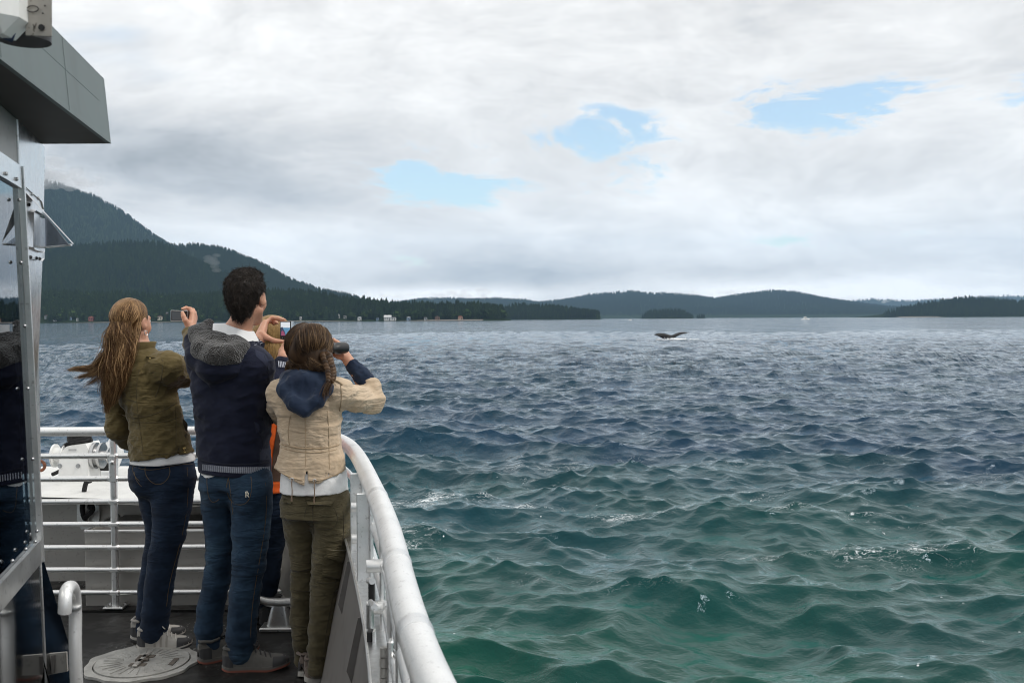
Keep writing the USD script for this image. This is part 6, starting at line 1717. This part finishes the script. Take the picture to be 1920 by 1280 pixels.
for i in range(900):
    ang = hr_rng.uniform(-1.3, 1.5); d0 = np.array([.15 * hr_rng.normal(), hr_rng.uniform(-.3, .7), 1.0]); d1 = np.array([math.sin(ang), -math.cos(ang), -.35])
    path = cap_curve(hc, hR, .97, d0, d1, 10, .03, rad=(.095, .118, .108)); e = path[-1]
    path = np.vstack([path, e + [0.0, -.008, -.03], e + [hr_rng.normal(0, .006), -.012, -.07 - .04 * hr_rng.uniform()]])
    b = int(hr_rng.uniform() < .45); groups[b].append(path); wid[b].append(np.full(len(path), .0032))
for b, mt in enumerate((OH1, OH2)): strands('strands', groups[b], wid[b], mt, hw_)
shoe('boot', P(486, 1166, 5.10) * [1, 1, 0] + [0, 0, DECK], math.radians(65), .25, paint('black_boot', (.015, .015, .016), .6), SHOE_D, SHOE_D, LACE, Op, tall=.13)
shoe('boot', P(464, 1160, 5.20) * [1, 1, 0] + [0, 0, DECK], math.radians(50), .25, paint('black_boot_2', (.015, .015, .016), .6), SHOE_D, SHOE_D, LACE, Op, tall=.13)
# ------------------------------------------------------------------ shore: trees one can tell apart, houses
sh_rng = np.random.default_rng(77)


def ground_px(x, d): q = P(x, 600, d); return q[0], d, float(ground_at(h4, np.array([q[0]]), np.array([float(d)]))[0])


houses = []
HW = [paint('house_white', (.55, .55, .53), .7), paint('house_cream', (.55, .50, .40), .7), paint('house_red', (.26, .08, .07), .7), paint('house_brown', (.17, .10, .07), .7), paint('house_grey', (.32, .34, .35), .7), paint('house_blue', (.16, .24, .33), .7), paint('house_tan', (.42, .27, .19), .7)]
HRF = [paint('roof_dark', (.06, .06, .065), .8), paint('roof_brown', (.13, .085, .07), .8), paint('roof_light', (.50, .50, .50), .6), paint('roof_red', (.28, .10, .07), .8)]
HWIN = paint('house_window', (.03, .035, .04), .1)
HOUSES = [  # x pixel, distance, width, wall, roof, label
    (88, 1490, 8, 4, 1, 'grey shore house nearest the wheelhouse with a brown roof'), (103, 1478, 6, 0, 2, 'small white cabin with a pale roof at the far left waterline'), (120, 1560, 10, 6, 1, 'tan house half hidden among trees left of the white villa'),
    (131, 1482, 6, 5, 0, 'small blue cabin by the water on the left shore'), (146, 1478, 5, 0, 0, 'tiny white boathouse with a dark roof on the left shore'), (171, 1480, 9, 2, 3, 'red house at the waterline on the left shore'),
    (183, 1575, 12, 0, 2, 'large white villa above the left shore'), (192, 1580, 6, 0, 0, 'white garage with a dark roof beside the large white villa'), (288, 1570, 10, 4, 1, 'grey house above the shore beside the woman\'s face'),
    (318, 1500, 12, 6, 0, 'tan house below the raised compact camera'), (300, 1482, 9, 1, 1, 'cream house at the waterline behind the woman\'s head'), (516, 1480, 6, 0, 0, 'white cottage behind the man\'s left hand'), (564, 1478, 4, 0, 2, 'narrow white shed left of the girl\'s head'),
    (578, 1560, 8, 1, 0, 'cream house among trees above the narrow white shed'), (606, 1540, 10, 2, 3, 'red roofed house in the trees above the girl\'s head'), (633, 1500, 9, 0, 2, 'white house right of the girl\'s hand on the shore'), (647, 1500, 6, 0, 0, 'small white house with a dark roof right of the girl\'s hand'),
    (674, 1480, 7, 0, 2, 'white cottage with a pale roof left of the dense spruces'), (708, 1480, 5, 5, 0, 'small blue cabin at the foot of the spruces'), (727, 1480, 14, 0, 2, 'long white house on the shore below the spruces'), (738, 1480, 9, 0, 0, 'white house with a dark roof right of the long white house'),
    (766, 1480, 7, 5, 2, 'blue grey house on the wooded shore'), (798, 1482, 6, 4, 0, 'grey cabin between the spruces on the wooded shore'), (820, 1484, 9, 3, 1, 'brown house between the spruces on the wooded shore'), (863, 1488, 9, 6, 3, 'tan house with a red roof near the tip of the wooded shore')]
clear_ = []
for x, d, w_, wm, rm, lab in HOUSES:
    w_ *= .74
    X, Y, Z = ground_px(x, d); Z = max(Z, 1.0); hh = 3.4 + .18 * w_
    t = thing('house', lab, 'house', (X, Y, Z)); clear_.append((X, Y - 6, w_ * .8)); dp = w_ * .75
    obj('wall', bx((X, Y, Z + hh / 2 - .6), (w_, dp, hh + 1.2)), HW[wm], t)
    rise = w_ * .26; a = np.array([[-w_ / 2 - .5, 0, hh], [w_ / 2 + .5, 0, hh], [0, 0, hh + rise]]) if w_ < 8 else np.array([[-w_ / 2 - .5, 0, hh], [w_ / 2 + .5, 0, hh], [w_ / 2 + .2, 0, hh + rise], [-w_ / 2 - .2, 0, hh + rise]])
    if w_ < 8: obj('roof', plate(a + [X, Y - dp / 2 - .5, Z], dp + 1.0, (0, 1, 0)), HRF[rm], t)
    else: obj('roof', m3.Manifold.hull_points([[X + sx_ * (w_ / 2 + .5), Y + sy_ * (dp / 2 + .5), Z + hh] for sx_ in (-1, 1) for sy_ in (-1, 1)] + [[X + sx_ * (w_ / 2 + .3), Y, Z + hh + rise] for sx_ in (-1, 1)]), HRF[rm], t)
    nw = max(1, int(w_ // 3))
    for k in range(nw): obj('window', bx((X + (k - (nw - 1) / 2) * w_ / nw, Y - dp / 2 - .03, Z + hh * .55), (1.3, .08, 1.5)), HWIN, t)
    obj('door', bx((X + w_ * .30, Y - dp / 2 - .03, Z + .9), (1.0, .07, 2.1)), HRF[0], t)

# the strip of beach
bp_ = [P(x, 600, 1462 + 14 * math.sin(x * .02)) for x in np.linspace(-300, 905, 60)]
ba = np.array([[q[0], q[1], .35] for q in bp_]); bb = ba + [0, 42, 1.6]
obj('beach', ribbon(ba, bb), beach_mat, kind='structure', label='narrow grey shingle beach below the houses')
bp_ = [P(x, 600, 2950 - 300) for x in np.linspace(1690, 2050, 30)]
ba = np.array([[q[0], q[1], .3] for q in bp_]); obj('headland_beach', ribbon(ba, ba + [0, 40, 2.2]), beach_mat, kind='structure', label='pale beach below the headland at the right edge')

forest('shore_forest', h4, 11000, 17, [('s', 0), ('s', 2), ('s', 1), ('s', 0), ('r', 2), ('s', 0), ('r', 3)], 'mixed green woods covering the low shore', 5, zmin=2.0, behind=.3, clear=clear_,
       shrink=lambda X, Y, Z: np.where(X / Y > (680 - 960) / FPX, 1.25, .95))


def tree_thing(name, lab, cat_name, grp, crown_vf, cm, X, Y, Z, h, wd):
    t = thing(name, lab, cat_name, (X, Y, Z), group=grp)
    v, f = crown_vf; obj('crown', trimesh.Trimesh(v * [h * wd, h * wd, h] + [X, Y, Z], f, process=False), cm, t)
    obj('trunk', tube([(X, Y, Z - .6), (X, Y, Z + h * .5), (X, Y, Z + h * .9)], [h * .014 + .08, h * .009 + .05, .03], 6), bark_mat, t)
    return t


protos = [spruce_crown(500 + k, w=(.15, .18, .20, .165)[k], layers=11) for k in range(4)]
firsts = {}
for i in range(96):
    x = 668 + 272 * (i + sh_rng.uniform(-.4, .4)) / 96; d = 1500 + 90 * sh_rng.uniform()
    X, Y, Z = ground_px(x, d)
    if any((X - a) ** 2 + (Y - b) ** 2 < (c * .8) ** 2 for a, b, c in clear_): continue
    k = int(sh_rng.integers(4)); h = (19 + 12 * sh_rng.uniform()) * (1.0 if x < 900 else .75)
    lab = ('tall narrow dark spruce on the wooded shore', 'tall dark spruce with broad drooping boughs on the wooded shore', 'wide green hemlock on the wooded shore', 'blue green spruce on the wooded shore')[k]
    if k not in firsts:
        firsts[k] = tree_thing('spruce_tree', lab, 'tree', ('narrow spruces', 'broad spruces', 'hemlocks', 'blue green spruces')[k] + ' on the wooded shore', protos[k], spruce_mats[(0, 0, 2, 1)[k]], X, Y, Z, 26.0, 1.0)
        UsdGeom.Xformable(firsts[k]).AddScaleOp().Set(Gf.Vec3f(1, 1, h / 26.0))
    else:
        x_ = UsdGeom.Xform.Define(stage, numbered('/World', 'spruce_tree')); x_.GetPrim().GetReferences().AddInternalReference(firsts[k].GetPath()); x_.GetPrim().SetInstanceable(True)
        x_.ClearXformOpOrder(); x_ = UsdGeom.Xformable(x_)
        x_.AddTranslateOp().Set(Gf.Vec3d(X, Y, Z)); x_.AddScaleOp().Set(Gf.Vec3f(h / 26 * sh_rng.uniform(.85, 1.2), h / 26, h / 26))

# the whale's tail
WD = 134.0


def lobe(rows):
    """rows: pixel of the lower edge, pixel of the upper edge, thickness, distance shift"""
    V, n = [], 14
    for (x0, y0), (x1, y1), th_, ds in rows:
        a, b = P(x0, y0, WD + ds), P(x1, y1, WD + ds + .35); c = (a + b) / 2; u = (b - a) / 2; w_ = np.cross(u, [1, 0, .2]); w_ /= np.linalg.norm(w_) + 1e-9
        for q in np.linspace(0, 2 * np.pi, n, endpoint=False): V.append(c + u * math.cos(q) + w_ * th_ * math.sin(q))
    V = np.array(V); m = len(rows); i, j = np.meshgrid(np.arange(m - 1), np.arange(n), indexing='ij'); j2 = (j + 1) % n
    q = np.stack([i * n + j, (i + 1) * n + j, (i + 1) * n + j2, i * n + j2], -1).reshape(-1, 4); k = len(V); V = np.vstack([V, V[:n].mean(0), V[-n:].mean(0)]); jj = np.arange(n)
    f = np.vstack([q[:, [0, 1, 2]], q[:, [0, 2, 3]], np.stack([np.full(n, k), jj, (jj + 1) % n], 1), np.stack([np.full(n, k + 1), (m - 1) * n + (jj + 1) % n, (m - 1) * n + jj], 1)])
    mm = trimesh.Trimesh(V, f, process=False)
    if mm.volume < 0: mm.invert()
    return mm


l1 = lobe([((1227, 628), (1226.5, 627), .02, -.8), ((1232, 629.3), (1231, 625.2), .06, -.7), ((1238, 632), (1240, 624), .10, -.5), ((1244, 634.8), (1249, 625.6), .14, -.3), ((1250, 637.5), (1255, 627.3), .20, -.1), ((1256, 637.5), (1259, 628.5), .26, .0), ((1262, 636), (1262.5, 627.8), .22, .1)])
l2 = lobe([((1257, 637), (1259, 628.5), .24, .0), ((1263, 635), (1263, 627), .22, .15), ((1268, 631), (1267.5, 625.2), .14, .4), ((1273, 628.6), (1273, 623.2), .10, .6), ((1279, 626.6), (1278, 621.9), .07, .8), ((1286, 624.8), (1285, 622.2), .04, 1.0), ((1292.5, 623.3), (1292.5, 622.7), .015, 1.2)])
st = cyl(P(1256, 634, WD), P(1254, 650, WD + .6), .34, 18, .5)
g = G(); p = g.obj(); WHALE = g.build('whale_skin', surface=g.bsdf(base_color=g.mix(g.ss(g.noise(p, 5.0, 5, .65), .66, .78), (.008, .009, .010), (.16, .17, .17)), roughness=.5, specular_ior_level=.18))
to_m = lambda t: m3.Manifold(m3.Mesh(np.asarray(t.vertices, np.float32), np.asarray(t.faces, np.uint32)))
try: wm = to_m(l1) + to_m(l2) + to_m(st); wm = wm if not wm.is_empty() else cat_(l1, l2, st)
except Exception: wm = cat_(l1, l2, st)
obj('whale', wm, WHALE, smooth=50, label='dark whale tail fluke raised above the water far out', cat='whale')
FOAM = paint('white_foam', (.80, .82, .84), .7)
sp_ = []
for i in range(150):
    x = 1262 + sh_rng.normal(0, 13) + (8 if i % 3 == 0 else 0); y = 638 + 1.6 * abs(sh_rng.normal()) if i % 4 else 633 + 4 * sh_rng.uniform()
    q = P(x, y, WD - .3 + .8 * sh_rng.normal()); q[2] = max(q[2], .02) if i % 4 == 0 else .10 + .05 * sh_rng.uniform()
    r_ = sh_rng.uniform(.03, .10); sp_.append(ell(q, (r_ * (2.2 if i % 4 else 1), r_, r_ * (.6 if i % 4 else 1)), 1))
for i in range(7):
    q = P(1262 + sh_rng.normal(0, 18), 638.5, WD - 1.5 - 2.0 * sh_rng.uniform()); q[2] = .10; sp_.append(ell(q, (.35 + .5 * sh_rng.uniform(), .2, .05), 1))
obj('splash', cat_(*sp_), FOAM, smooth=True, kind='stuff', label='white splash around the whale tail')


def motorboat(lab, x, y, length, flip=1):
    d = CAM_Z * FPX / (y - (597 - .0056 * (x - 960))); q = P(x, y, d); X, Y = q[0], q[1]; s = length
    t = thing('motorboat', lab, 'boat', (X, Y, 0))
    pr = [(-.5, .12), (-.46, .0), (.36, .0), (.5, .17), (.1, .14)]
    V, F_ = [], []
    for wz in (-1, 1): V += [[X + flip * a * s, Y + wz * .13 * s * (1 - .8 * (a > .3)), b * s - .02 * s] for a, b in pr]
    obj('hull', trimesh.convex.convex_hull(np.array(V)), WHITE, t)
    obj('cabin', trimesh.convex.convex_hull(np.array([[X + flip * a * s, Y + wz * .09 * s, b * s] for wz in (-1, 1) for a, b in ((-.25, .13), (-.22, .30), (.08, .30), (.18, .13))])), WHITE, t)
    for k in range(3): obj('window', bx((X + flip * (-.16 + .1 * k) * s, Y - .086 * s, .235 * s), (.07 * s, .02 * s, .05 * s)), HWIN, t)
    obj('flybridge', bx((X - flip * .08 * s, Y, .335 * s), (.26 * s, .16 * s, .05 * s), bev=.01 * s), WHITE, t)
    obj('mast', cyl((X - flip * .02 * s, Y, .32 * s), (X - flip * .02 * s, Y, .55 * s), .008 * s + .02, 8), STEEL, t)
    return X, Y, t


def wake(lab, X, Y, s, flip, length):
    a = np.linspace(0, 1, 14); V1 = np.stack([X - flip * (a * length - .45 * s), Y - .12 * s - a * 1.2 + .15 * np.sin(a * 25), np.full(14, .30)], 1); V2 = V1 + np.stack([0 * a, .24 * s + a * 2.4, .12 * (1 - a)], 1)
    obj('wake', ribbon(V1, V2), FOAM, kind='stuff', label=lab)


X, Y, _ = motorboat('white cabin cruiser under way in front of the far hills', 1511, 599.2, 9.0, 1); wake('white wake behind the cabin cruiser', X, Y, 9.0, 1, 16)
X, Y, _ = motorboat('tiny white motorboat left of the wooded island', 1182, 600.4, 4.5, 1); wake('thin white wake of the tiny motorboat', X, Y, 4.5, 1, 20)

# cloud lying on the hill tops
g = G(); CLOUDV = g.build('cloud_air', volume=g.add('principled_volume', 'volume', color=(.97, .98, 1.0), density=.0085, anisotropy=0.0))


g = G(); SMOKEV = g.build('smoke_air', volume=g.add('principled_volume', 'volume', color=(.95, .97, 1.0), density=.0045, anisotropy=0.0))


def cloud_bank(name, lab, puffs, seed, n=26):
    """ragged heaps of small puffs strewn along the given larger ones"""
    r = np.random.default_rng(seed); mm = []
    for (x, y, d, rx, rz) in puffs:
        q = P(x, y, d)
        for k in range(n):
            a = r.normal(0, 1, 3) * [.55, .4, .42]; s_ = rz * r.uniform(.22, .62) * (1.1 - .3 * min(abs(a[0]), 2))
            mm.append(m3.Manifold.sphere(max(s_, rz * .1), 14).scale([1.7, 1.5, .8]).translate(list(map(float, q + a * [rx, rx * .6, rz]))))
    obj(name, m3.Manifold.batch_boolean(mm, m3.OpType.Add), SMOKEV if name == 'smoke' else CLOUDV, smooth=True, kind='stuff', label=lab)


cloud_bank('low_cloud', 'grey cloud hanging on the top of the large mountain', [(-40, 322, 3600, 230, 62), (60, 322, 3550, 170, 50), (130, 340, 3550, 110, 28)], 1, 40)
cloud_bank('low_cloud', 'white mist lying along the low hills beyond the wooded shore', [(740, 554, 4600, 130, 17), (840, 552, 4700, 150, 20), (900, 549, 4700, 120, 22), (965, 555, 4700, 90, 12)], 2)
cloud_bank('low_cloud', 'white mist over the saddle of the far hills', [(1300, 549, 5600, 110, 15), (1370, 547, 5600, 120, 18), (1580, 560, 6600, 160, 18), (1660, 563, 6600, 200, 20)], 3)
cloud_bank('smoke', 'thin white smoke rising from the slope above the man', [(404, 500, 2350, 8, 12), (398, 491, 2350, 12, 15), (391, 485, 2350, 12, 10)], 5, 9)
# ------------------------------------------------------------------ haze
g = G()
haze_mat = g.build('haze_air', volume=g.add('principled_volume', 'volume', color=(.44, .70, 1.0), density=4.6e-5, anisotropy=0.2))
hz = bx((0, 0, 498), (25800, 25800, 1004)); hz.apply_translation([0, 0, 0])
obj('haze', hz, haze_mat, kind='stuff', label='thin blue haze over the water and the far hills')
